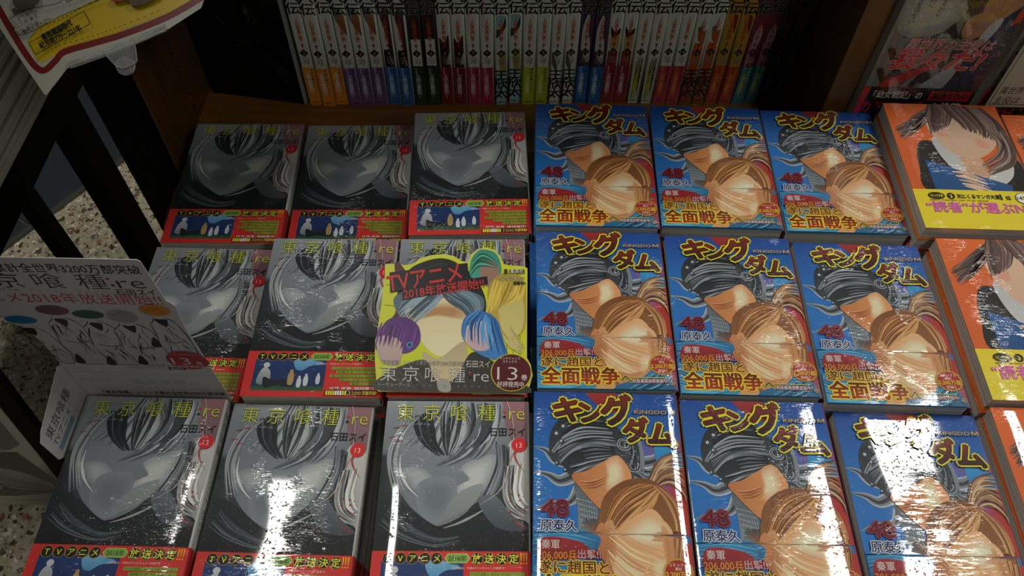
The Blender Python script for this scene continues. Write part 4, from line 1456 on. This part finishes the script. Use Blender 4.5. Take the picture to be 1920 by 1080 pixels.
# plain coats and coloured caps: a generic row of faceless outlines
a = Art(None, 0.03)
r = random.Random(21)
coat, ink = 0xb9b7b5, 0x1f1d20
FIG = ((20, 84, 26, 0x1e6a94, 13, 6), (52, 69, 26, 0x6a4048, 13, 7), (78, 74, 26, 0x1c4c3c, 12.5, 6), (104, 76, 30, 0x8b8a8c, 12, 9), (133, 66, 22, 0xbf7a28, 12, 8))
zf = a.z
for fi, (cx, cy, w_, cap, cw, chh) in enumerate(FIG):
    a.z = zf + fi * .12
    P = [(cx - w_ * .18, cy + 10), (cx + w_ * .18, cy + 10), (cx + w_ * .48, cy + 20), (min(cx + w_ * .62, 147), cy + 50), (min(cx + w_ * .5, 147), 154), (max(cx - w_ * .5, 23), 154), (max(cx - w_ * .62, 20), cy + 52), (max(cx - w_ * .48, 18), cy + 20)]
    a.poly(P, coat, 0xa9a7a6)
    for i in range(len(P)): a.stroke([P[i], ((P[i][0] + P[(i + 1) % 8][0]) / 2 + 1, (P[i][1] + P[(i + 1) % 8][1]) / 2), P[(i + 1) % 8]], .4, .4, ink, n=3, wm=.9)
    a.z = zf + fi * .12 + .1
    for k in range(16):
        x0 = cx + r.uniform(-w_ * .4, w_ * .4)
        y0 = cy + r.uniform(16, 62)
        x1 = x0 + r.uniform(-7, 7)
        a.stroke([(x0, y0), ((x0 + x1) / 2 + r.uniform(-2, 2), y0 + 6), (min(max(x1, 22), 146), min(y0 + r.uniform(9, 20), 153))], .2, .2, ink, wm=r.choice([.4, .6, .9, 1.6]))
        a.z -= a.STEP * .9
    a.stroke([(cx - w_ * .4, cy + 46), (cx, cy + 49), (cx + w_ * .4, cy + 46)], .8, .8, ink)
    a.smooth([(cx - 5, cy + 14), (cx, cy + 12), (cx + 5, cy + 14), (cx + 1, cy + 24)], ink)
    a.disc(cx, cy + 4, cw * .66, chh * 1.1, 0xb3b0ae, 20)
    a.disc(cx, cy, cw, chh, cap, 26)
    a.strands([(cx - cw * .8, cy), (cx, cy - chh * .7), (cx + cw * .8, cy)], [(cx - cw * .7, cy + chh * .5), (cx, cy), (cx + cw * .7, cy + chh * .5)], 5, [cap, ink], .4, .3, int(cx))
for (x, y) in ((36, 150), (62, 152), (90, 150), (112, 120)):
    a.smooth([(x, y), (x + 6, y - 14), (x + 8, y + 1)], ink)
a.build('picture_print', MAT_CARD, pfn, sheet)
a = Art(None, 1.1)
a.disc(134, 143, 17.5, 15.5, 0x9a2a30, 36)
a.text('13', 128, 150, 13, 0xc9bcb8, None, -0.006, align='c', width=16)
a.text('巻', 140, 150, 5, 0xc9bcb8, None, 0)
a.text('好評発売中', 134, 155.4, 3.8, 0xc9bcb8, None, 0.01, align='c')
a.text('ヤングジャンプコミックス', 134, 134, 2.2, 0xc9bcb8, None, 0, align='c')
a.build('volume_badge', MAT_CARD, pfn, sheet)
a = Art(None, 0.03)
a.text('ヤングジャンプコミックス', 78, 160.5, 3.6, ink, None, 0.01, width=30)
a.rect(112, 157, 127, 161.6, ink)
a.text('集英社', 113.5, 160.8, 3.2, 0xb5b3b2, None, 0.01, width=12)
a.text('東京喰種:re', 70, 189, 8, 0x8e9a9c, None, -0.01, width=62)
a.text('TVアニメ', 24, 186, 6, 0xa8908f, None, 0, width=26)
a.stroke([(20, 168), (148, 172)], .25, .25, 0x8d8b8e, n=2)
a.stroke([(18, 197), (150, 199)], .25, .25, 0x8d8b8e, n=2)
a.text('「東京喰種」シリーズ累計全世界3200万部突破', 36, 208.5, 5.2, ink, None, 0.015, width=112)
a.build('small_print', MAT_CARD, pfn, sheet)
# its left return panel along the books
fp = outline_sheet('side_panel', [(0, 156), (3, 153), (58, 166), (66, 172), (66, 206), (60, 214), (0, 210)], 0.6, MAT_WHITE, lambda x, y, z: (0.0195 - 0.0000 + z / 1000 - x * 0.00002, -x / 1000 - 0.0008, 0.253 - y / 1000), pc)
a = Art(None, 0.03)


def ffn(x, y, z): return (0.0195 + z / 1000 - (66 - x) * 0.00002, (x - 66) / 1000 - 0.0008, 0.253 - y / 1000)


a.text('東京喰種', 8, 184, 11, 0x2b2a2e, None, 0.0, width=46)
a.text('TVアニメ', 8, 196, 8, 0x3a393d, None, 0.0, width=34)
a.rect(8, 199, 40, 206, 0x6f8796)
a.build('panel_lettering', MAT_CARD, ffn, fp)

# square picture card leaning on the middle stack (figures replaced by plain colour shapes)
sq = empty('picture_card', (-0.1197, 0.3345, 0.0945))
tag(sq, 'square yellow and black picture card tilted on the middle grey stack, with red slanted headline', 'card')
TL_ = math.atan2(0.034, 0.117)


def qfn(x, y, z):
    d = 122 - y
    return (x / 1000, (d * math.cos(TL_) - z * math.sin(TL_)) / 1000, (d * math.sin(TL_) + z * math.cos(TL_)) / 1000)


OUT = [(-1, 0), (1, -1), (14, -1), (20, 2), (26, -2), (32, -7), (42, -10.5), (54, -12), (64, -10), (72, -5), (78, -4), (80, -12), (86, -17.5), (94, -19.5), (102, -17.5), (108, -11), (112, -2), (131, -1), (134, 1), (134.5, 88), (138, 94), (140, 104), (137, 115), (134.5, 119), (133, 121.6), (1.5, 121.6), (0, 120), (-4, 92), (-5, 74), (-2, 64), (1.4, 56)]
qs = outline_sheet('card_sheet', OUT, 0.9, flat_mat('card_edge', 0xb9b84a, 0.45, 0.3), qfn, sq)
box('prop_leg', (0.055, 0.1150, -0.0010), (0.080, 0.1156, 0.0320), MAT_WHITE, sq)
a = Art((-4.4, 139, -19, 121.4), 0.03)
INS = [(0.3, 1.2), (14, .5), (26, -1), (34, -6.5), (54, -10.5), (66, -8), (76, -2), (81, -11), (88, -17), (94, -18.4), (103, -16), (110, -3), (133, 1), (133.6, 120.8), (2, 120.8), (-3, 92), (-4, 74)]
a.poly(INS, 0xb9bd22)
for k in range(5):
    a.stroke([(1, 20 + k * 20), (22, 22 + k * 20)], .5, .5, 0x2b2c12, n=2)
    a.stroke([(104 + k * 6, 60), (104 + k * 6, 92)], .5, .5, 0x5c5e18, n=2)
a.smooth([(8, 0), (16, 2), (32, 34), (20, 80), (4, 64), (14, 40)], 0x4a1c1a)
# dark crown with slate sweep over a pale rounded plane and neck
a.smooth([(20, 8), (34, -3), (54, -7.5), (72, 0), (88, 16), (96, 40), (84, 60), (26, 60), (12, 36)], 0x17150f, 0x1c1b18)
a.smooth([(12, 30), (50, 22), (92, 30), (88, 56), (74, 60), (30, 60), (14, 48)], 0x4a5a64, 0x586a72)
a.smooth([(24, 56), (40, 36), (72, 32), (84, 44), (80, 68), (66, 84), (54, 88), (42, 80), (32, 66)], 0xc4b488, 0xd0c8a0)
a.soft([(26, 44), (52, 38), (82, 40), (78, 52), (50, 50), (30, 54)], 0xc4b488, 0xa2794c)
a.smooth([(40, 84), (54, 90), (76, 74), (80, 96), (70, 112), (52, 110), (42, 98)], 0xa69872, 0xb9ab80)
a.strands([(50, 12), (34, 24), (20, 36), (12, 46)], [(60, 22), (52, 36), (38, 50), (28, 62)], 20, [0x3c4a54, 0x6d828c, 0x2a3238, 0x8296a0], 2.6, 1.2, 51)
a.strands([(56, 14), (74, 22), (90, 34), (90, 52)], [(54, 26), (62, 34), (76, 44), (82, 60)], 22, [0x3c4a54, 0x6d828c, 0x2a3238, 0x55707c], 2.6, 1.2, 52)
a.strands([(34, 2), (54, -4), (76, 8)], [(20, 18), (50, 10), (88, 26)], 8, [0x2a2824, 0x34322c, 0x12110e], 2, .8, 53)
# dark suit
a.smooth([(20, 98), (42, 92), (54, 112), (70, 108), (84, 84), (104, 92), (132, 112), (133, 121), (4, 121), (8, 104)], 0x2e2c28, 0x3a3630)
a.strands([(30, 96), (40, 106), (50, 120)], [(12, 104), (22, 112), (30, 121)], 6, [0x1a1918, 0x4a463e], 1.2, .5, 54)
a.smooth([(54, 110), (64, 110), (66, 120), (56, 120)], 0x8f8d80)
# four smaller rounded shapes: violet, teal, blond, blue
a.smooth([(-3, 70), (6, 54), (22, 52), (34, 60), (36, 76), (24, 86), (-2, 84)], 0x4c2462, 0x5a2c70)
a.smooth([(-3, 72), (10, 70), (20, 78), (18, 96), (6, 96), (-1, 88)], 0xb39a92, 0xa68e88)
a.strands([(0, 58), (-2, 66), (-3, 78)], [(34, 62), (32, 72), (28, 84)], 16, [0x4c2462, 0x6a3a82, 0x2e153c], 2, 1, 55)
a.disc(27, 78, 3, None, 0x2c86a8, 14); a.disc(27, 78, 1.8, None, 0x3a1a50, 12)
a.smooth([(80, -4), (86, -15), (94, -17), (104, -13), (109, 0), (106, 10), (82, 12)], 0x2f7c68, 0x3a8c76)
a.smooth([(90, 0), (100, -6), (107, 2), (106, 12), (98, 20), (90, 14)], 0x8a6a58)
a.strands([(82, -6), (92, -14), (106, -4)], [(80, 10), (88, 0), (106, 2)], 9, [0x2c7462, 0x4aa88e, 0x174a3c], 1.8, .6, 56)
a.smooth([(98, 20), (112, 6), (130, 12), (133, 40), (132, 60), (122, 70), (108, 62), (100, 44)], 0x9a8428, 0xb0983a)
a.smooth([(108, 30), (124, 26), (131, 36), (130, 60), (120, 70), (110, 58)], 0xb4a560, 0xc0b26c)
a.strands([(104, 14), (100, 30), (98, 48)], [(132, 18), (128, 30), (116, 36)], 18, [0x8c741e, 0xb89c3c, 0xc9ae4c], 2.4, 1, 57)
a.smooth([(76, 52), (90, 44), (106, 52), (112, 70), (116, 88), (96, 88), (76, 72)], 0x2a5c94, 0x3a74ac)
a.smooth([(78, 60), (94, 54), (104, 64), (100, 80), (88, 82), (78, 74)], 0xbca09a, 0xb8989a)
a.strands([(88, 44), (78, 54), (76, 72)], [(104, 52), (110, 68), (118, 90)], 20, [0x2a5c94, 0x4a8cc0, 0x1c4470], 2.4, 1, 58)
a.strands([(112, 66), (120, 76), (130, 84)], [(118, 60), (126, 72), (132, 80)], 4, [0xb9aa6e, 0xa8985c], 3, .4, 59)
a.build('picture_print', MAT_CARD, qfn, qs)
z1 = a.z
a = Art((-4.4, 139, -19, 121.4), z1 + .02)
a.poly([(4, 8), (77, -3), (79, 13), (6, 28)], 0x100d0c)
a.poly([(17, 24), (96, 10), (97, 18), (18, 35)], 0x100d0c)
a.text('TVアニメ', 4, 27, 17.5, 0xb4241e, None, 0.012, rot=-11, width=70)
a.text('2018年放送開始!!', 19, 33.5, 9.0, 0xb4241e, None, 0.01, rot=-9.5, width=76)
a.build('headline_lettering', MAT_CARD, qfn, qs)
a = Art((-4.4, 139, -19, 121.4), z1 + .02)
for ch, x in (('東', 2), ('京', 22), ('喰', 42.5), ('種', 64)):
    a.text(ch, x, 111, 12.5, 0xb4b0a6, None, -0.006, width=15)
a.disc(83.2, 103, 1.1, None, 0xb02c28, 10); a.disc(83.2, 107, 1.1, None, 0x1a1815, 10)
a.text('re', 86.5, 111, 12.5, 0xb4b0a6, None, -0.008, width=14)
a.text('「東京喰種」シリーズ累計全世界3200万部突破', 2, 96.6, 4.0, 0x8a887e, None, 0.0, width=76)
a.text('石田スイ', 79, 97.6, 5.8, 0xb4b0a6, None, 0.004, width=22)
a.text('トーキョーグール', 1, 117, 3.6, 0x9a978c, None, 0, width=29)
for i, ch in enumerate('TOKYO GHOUL'):
    if ch != ' ': a.text(ch, 35 + i * 6.2, 116.6, 2.2, 0x8a887e)
a.build('title_lettering', MAT_CARD, qfn, qs)
a = Art((-4.4, 139, -19, 121.4), z1 + .02)
a.rect(112, 2.5, 115, 7.5, 0x3a2a12)
a.rect(117, 2.6, 131, 6.8, 0x14120c)
a.text('集英社', 117.6, 6.2, 3.7, 0xb4b0a6, None, 0.02, width=12.8)
a.text('ヤングジャンプ', 107, 13.6, 3.4, 0xb9b6a4, (0.05, 0x2a2410), 0.02, width=24)
a.text('連載中!!', 121, 18, 3.2, 0x14120c, None, 0.02, width=11)
a.build('publisher_lettering', MAT_CARD, qfn, qs)
a = Art((-4.4, 139.6, -19, 121.4), z1 + .02)
a.disc(120.5, 102, 18.6, 17.4, 0xb4ad22, 40)
a.disc(120.5, 102, 17.8, 16.8, 0x4c1216, 40)
a.text('13', 117, 109, 14, 0xbdb8ae, None, -0.012, align='c', width=19)
a.text('巻', 129.6, 108.6, 4.6, 0xbdb8ae, None, 0.01)
a.text('好評発売中', 120, 115, 4.4, 0xbdb8ae, None, 0.01, align='c', width=24)
a.text('ヤングジャンプ', 119, 90, 2.2, 0xbdb8ae, None, 0, align='c')
a.text('コミックス', 119, 93, 2.2, 0xbdb8ae, None, 0, align='c')
a.build('volume_badge', MAT_CARD, qfn, qs)

# ------------------------------------------------------------------ sign hung at the top left, in its clear holder
C0 = Vector((-0.4105, 0.5317, 0.2575))
PXM = 0.70 / 1503.67                       # design unit of the sign, metres
sg = empty('hanging_sign', C0)
tag(sg, 'white sign with dark red rounded border and yellow panel, hanging at the top left', 'sign')


def sfn(x, y, z):
    # sheet plane; a shallow S-curl along its lower edge
    bend = 0
    v = rt * (x * PXM) - up * (y * PXM) - fw * ((z * 0.35 + bend) * PXM)
    return (v.x, v.y, v.z)


def tess_sheet(name, pts, mat, parent, cuts=16):
    bm = bmesh.new()
    vv = [bm.verts.new((x, y, 0)) for x, y in pts]
    for t in tessellate_polygon([[Vector((x, y, 0)) for x, y in pts]]): bm.faces.new([vv[i] for i in t])
    x0, x1 = min(p[0] for p in pts), max(p[0] for p in pts)
    for k in range(1, cuts):
        bmesh.ops.bisect_plane(bm, geom=list(bm.verts) + list(bm.edges) + list(bm.faces), plane_co=(x0 + (x1 - x0) * k / cuts, 0, 0), plane_no=(1, .4, 0))
    ext = bmesh.ops.extrude_face_region(bm, geom=list(bm.faces))
    for v in ext['geom']:
        if isinstance(v, bmesh.types.BMVert): v.co.z = -1.2
    for v in bm.verts: v.co = sfn(*v.co)
    bmesh.ops.recalc_face_normals(bm, faces=list(bm.faces))
    return link(name, mesh_of(bm), mat, parent)


sh = tess_sheet('sign_sheet', [(-140, -235), (-120, -190), (-85, -128), (-40, -60), (-2, -4), (2, -3), (22, -28), (40, -52), (56, -60), (110, -78), (170, -100), (230, -126), (292, -166), (318, -235)], flat_mat('white_sign_sheet', 0x8e8d80, 0.5, 0.25, noise=0.03), sg)
S_ = Art(None, 1.0)
S_.STEP = 0.35
red_, yel = 0x5c1410, 0xa38a10


def seg(P, w_, c):
    Q = catmull(P, 8)
    S_.stroke(Q, w_, w_, c, n=1)


S_.poly([(-34, -102), (-12, -132), (40, -156), (110, -190), (240, -230), (290, -224), (292, -186), (230, -156), (150, -126), (90, -100), (46, -88), (28, -84), (0, -66), (-12, -64), (-20, -74)], yel)
seg([(-138, -232), (-104, -192), (-66, -128), (-38, -82), (-16, -54), (0, -50), (20, -68), (36, -84), (90, -100 + 0), (150, -118), (230, -150), (300, -190)], 12, red_)
dk = 0x16130c
for (P) in ([(-33, -101), (-10, -128), (40, -150), (110, -184), (280, -232)],):
    Q = catmull(P, 14)
    for i in range(0, len(Q) - 1, 2): S_.stroke([Q[i], Q[i + 1]], 1.2, 1.2, dk, n=1)
Q = catmull([(-14, -66), (20, -90), (90, -112), (150, -132), (230, -164)], 14)
for i in range(0, len(Q) - 1, 2): S_.stroke([Q[i], Q[i + 1]], 1.0, 1.0, dk, n=1)
Q = [(-26, -98), (76, -158), (88, -134), (-14, -76), (-26, -98)]
for i in range(4): S_.stroke([Q[i], Q[i + 1]], 1.3, 1.3, dk, n=1)
S_.text('春秋戦国時代', 0, -104, 10, dk, None, 0.05, rot=-27, width=62)
S_.text('紀元前770～221年', -4, -88, 10, dk, None, 0.04, rot=-25, width=84)
S_.text('～時代イメージ～', -42, -110, 8, dk, None, 0.02, rot=-28, width=66)
S_.text('(しょうおう)', -58, -132, 7, dk, None, 0.0, rot=-27, width=52)
S_.text('第二八代 秦王', -56, -122, 7, dk, None, 0.0, rot=-27, width=54)
S_.text('在位 五六年', -50, -112, 7, dk, None, 0.0, rot=-27, width=50)
S_.text('昭王', -52, -150, 12, dk, None, 0.02, rot=-27, width=40)
for P in ([(-66, -140), (-30, -160), (36, -176), (28, -210)], [(44, -176), (40, -208), (90, -232)], [(44, -174), (100, -196), (160, -222)], [(-62, -136), (-40, -112), (30, -146), (110, -180)]):
    S_.stroke(P, 1.1, 1.1, dk)
S_.smooth([(-56, -178), (-40, -196), (-16, -196), (-6, -176), (-24, -162), (-44, -160)], 0x4a4a40, 0x2c2c26)
S_.smooth([(128, -182), (150, -200), (190, -206), (180, -188), (140, -174)], 0x7c1a12)
S_.smooth([(160, -176), (176, -188), (214, -196), (214, -182), (176, -166)], 0x3c3014)
S_.build('sign_print', MAT_CARD, sfn, sh)

# clear clip and rail that hold it
cl = empty('sign_clip', C0)
tag(cl, 'clear plastic clip and rail gripping the bottom edge of the hanging sign', 'clip')


def rod(name, pts, r_, mat, parent, fnn=sfn, seg_=8):
    bm = bmesh.new()
    P = [Vector(fnn(*p)) for p in pts]
    prev = None
    for i, p in enumerate(P):
        d = (P[min(i + 1, len(P) - 1)] - P[max(i - 1, 0)]).normalized()
        n1 = d.orthogonal().normalized()
        if i and n1.dot(last) < 0: n1 = -n1
        last = n1
        n2 = d.cross(n1)
        ring = [bm.verts.new(p + (n1 * math.cos(t) + n2 * math.sin(t)) * r_) for t in [2 * math.pi * k / seg_ for k in range(seg_)]]
        if prev:
            for k in range(seg_): bm.faces.new([prev[k], prev[(k + 1) % seg_], ring[(k + 1) % seg_], ring[k]])
        else: bm.faces.new(ring[::-1])
        prev = ring
    bm.faces.new(prev)
    return link(name, mesh_of(bm, smooth=True), mat, parent)


def plate(name, pts, z0, z1, mat, parent):
    bm = bmesh.new()
    a_ = [bm.verts.new(sfn(x, y, z0)) for x, y in pts]
    b_ = [bm.verts.new(sfn(x, y, z1)) for x, y in pts]
    bm.faces.new(a_); bm.faces.new(b_[::-1])
    for i in range(len(pts)):
        j = (i + 1) % len(pts)
        bm.faces.new([a_[i], b_[i], b_[j], a_[j]])
    bmesh.ops.recalc_face_normals(bm, faces=list(bm.faces))
    return link(name, mesh_of(bm), mat, parent)


plate('rail', [(44, -62), (110, -86), (170, -110), (226, -134), (228, -122), (172, -98), (112, -74), (50, -52)], 4, 14, MAT_CLEAR, cl)
plate('jaw', [(112, -80), (170, -104), (176, -66), (172, -60), (150, -50), (138, -54), (118, -76)], 16, 22, MAT_CLEAR, cl)
bm = bmesh.new()
bmesh.ops.create_cone(bm, cap_ends=True, segments=24, radius1=9 * PXM * 2 * .95, radius2=9 * PXM * 2 * .95, depth=0.003)
rotm = Matrix((rt, up, -fw)).transposed().to_4x4()
for v in bm.verts: v.co = (rotm @ v.co) + Vector(sfn(152, -56, 10))
link('hanging_disc', mesh_of(bm), MAT_CLEAR, cl)
rod('rim', [(112, -80, 24), (138, -54, 24), (150, -50, 24), (172, -60, 24), (176, -66, 24), (170, -104, 24)], 0.0006, MAT_CLEAR, cl)
rod('rim', [(46, -60, 16), (112, -82, 16), (170, -106, 16), (227, -130, 16)], 0.0006, MAT_CLEAR, cl)

# ------------------------------------------------------------------ neighbouring rack on the left
rk = empty('magazine_rack', (-0.64, 0.75, -0.7495))
tag(rk, 'black metal rack with a pile of pale magazines, left of the oak side panel', 'rack')
def rb(name, lo, hi, mat=MAT_BLACK, bev=0.001):
    o = rk.location
    return box(name, tuple(lo[i] - o[i] for i in range(3)), tuple(hi[i] - o[i] for i in range(3)), mat, rk, bev)
rb('shelf_rail', (-0.630, 0.45, -0.016), (-0.600, 0.97, 0.029))
rb('front_post', (-0.630, 0.785, -0.7495), (-0.6005, 0.836, -0.0165))
rb('shelf_board', (-1.05, 0.45, 0.006), (-0.6305, 0.97, 0.029))
rb('added_shade_board', (-0.645, 0.18, 0.45), (-0.625, 0.985, 1.38))  # tall board added out of view, blocks the left lamp from the left grey stacks
rb('side_stile', (-0.645, 0.9705, -0.7495), (-0.6305, 0.985, 0.4495))
rb('rear_post', (-1.05, 0.90, -0.7495), (-1.02, 0.95, 0.0055))
rb('corner_post', (-1.05, 0.47, -0.7495), (-1.02, 0.52, 0.0055))
rb('front_post', (-0.90, 0.94, -0.7495), (-0.87, 0.97, 0.0055))
r = random.Random(9)
MG = None
nm = 15
for k in range(nm):
    if MG is None:
        root = empty('magazine')
        tag(root, 'pale magazine', 'magazine', 'magazines piled on the black rack')
        box('cover', (-0.36, -0.235, 0.0), (0.001, 0.235, 0.0075), MAT_MAGCOVER, root, 0.0008)
        box('page_block', (-0.3595, -0.2345, 0.0008), (0.0018, 0.2345, 0.0067), MAT_PAPER, root)
        MG = Proto(root)
    lab = 'pale magazine, %s in the pile on the black rack' % (('lowest', 'second up', 'third up', 'fourth up', 'fifth up', 'sixth up', 'seventh up', 'eighth up', 'ninth up', 'tenth up', 'eleventh up', 'twelfth up', 'thirteenth up', 'fourteenth up', 'topmost')[k])
    MG.place((-0.603 + r.uniform(-.004, .004), 0.715 + r.uniform(-.006, .006), 0.0296 + k * 0.0080 if False else 0.0296 + k * 0.0080), math.radians(r.uniform(-.5, .5)), 1, lab, 'magazines piled on the black rack')

# ------------------------------------------------------------------ low poster on its post, bottom left
ps = empty('poster_stand', (-0.44, 0.305, -0.7495))
tag(ps, 'cream poster board with grey and green printed panels on a black post, bottom left', 'poster')
def pt(x, z): return x
bm = bmesh.new()
sl = (-0.4334 + 0.4577) / (0.1176 + 0.0464)     # slight lean of the board's right edge
def px_(x, z): return (x + sl * (z + 0.0464)) + 0.44
pz = lambda z: z + 0.7495
for (nm_, xa, xb, y0, y1, z0, z1, mt) in (('board', -0.76, -0.4577, -0.005, -0.002, -0.1215, 0.30, MAT_PAPER), ('post', -0.4567, -0.4400, -0.005, 0.003, -0.7485, 0.32, MAT_BLACK)):
    bm = bmesh.new()
    vs_ = [(px_(xa, z0), y0, pz(z0)), (px_(xb, z0), y0, pz(z0)), (px_(xb, z0), y1, pz(z0)), (px_(xa, z0), y1, pz(z0)), (px_(xa, z1), y0, pz(z1)), (px_(xb, z1), y0, pz(z1)), (px_(xb, z1), y1, pz(z1)), (px_(xa, z1), y1, pz(z1))]
    q = [bm.verts.new(v) for v in vs_]
    for f in ((0, 3, 2, 1), (4, 5, 6, 7), (0, 1, 5, 4), (1, 2, 6, 5), (2, 3, 7, 6), (3, 0, 4, 7)): bm.faces.new([q[i] for i in f])
    bo = link(nm_, mesh_of(bm), mt, ps)
    if nm_ == 'board': brd = bo
a = Art(None)
def bfn(x, y, z):      # x,y in mm: x from the right edge leftwards negative, y up from the lower edge negative
    zz = -0.1215 - y / 1000
    return (px_(-0.4577 + x / 1000, zz), -0.005 - (z + .03) / 1000, pz(zz))
a.poly([(-9, -163), (-9, -330), (-260, -330), (-260, -150), (-24, -150)], 0x4c4c44, 0x5c5c52)
a.poly([(-18, -146), (-2, -76), (-4, -42), (-60, -28), (-260, -24), (-260, -144)], 0x1f2a1e, 0x2b2d2b)
a.smooth([(-64, -92), (-50, -106), (-24, -88), (-8, -58), (-30, -46), (-58, -52)], 0x8a887a, 0x6e6c62)
a.smooth([(-110, -120), (-80, -124), (-62, -96), (-72, -60), (-110, -56)], 0x5c5c52, 0x44443c)
a.smooth([(-100, -80), (-84, -92), (-70, -74), (-66, -50), (-90, -44)], 0x8a887a)
a.strands([(-62, -98), (-40, -80), (-12, -58)], [(-70, -52), (-44, -46), (-16, -40)], 12, [0x24241f, 0x9a988a, 0x3c3c34], .9, 1.2, 61)
a.smooth([(-58, -150), (-50, -164), (-34, -160), (-30, -148), (-44, -140)], 0x8f8d80)
a.rect(-44, -156, -38, -150, 0x22221c)
a.stroke([(-100, -24), (-50, -16), (-10, -20)], .5, .5, 0x5c5c52)
a.build('board_print', MAT_CARD, bfn, brd)
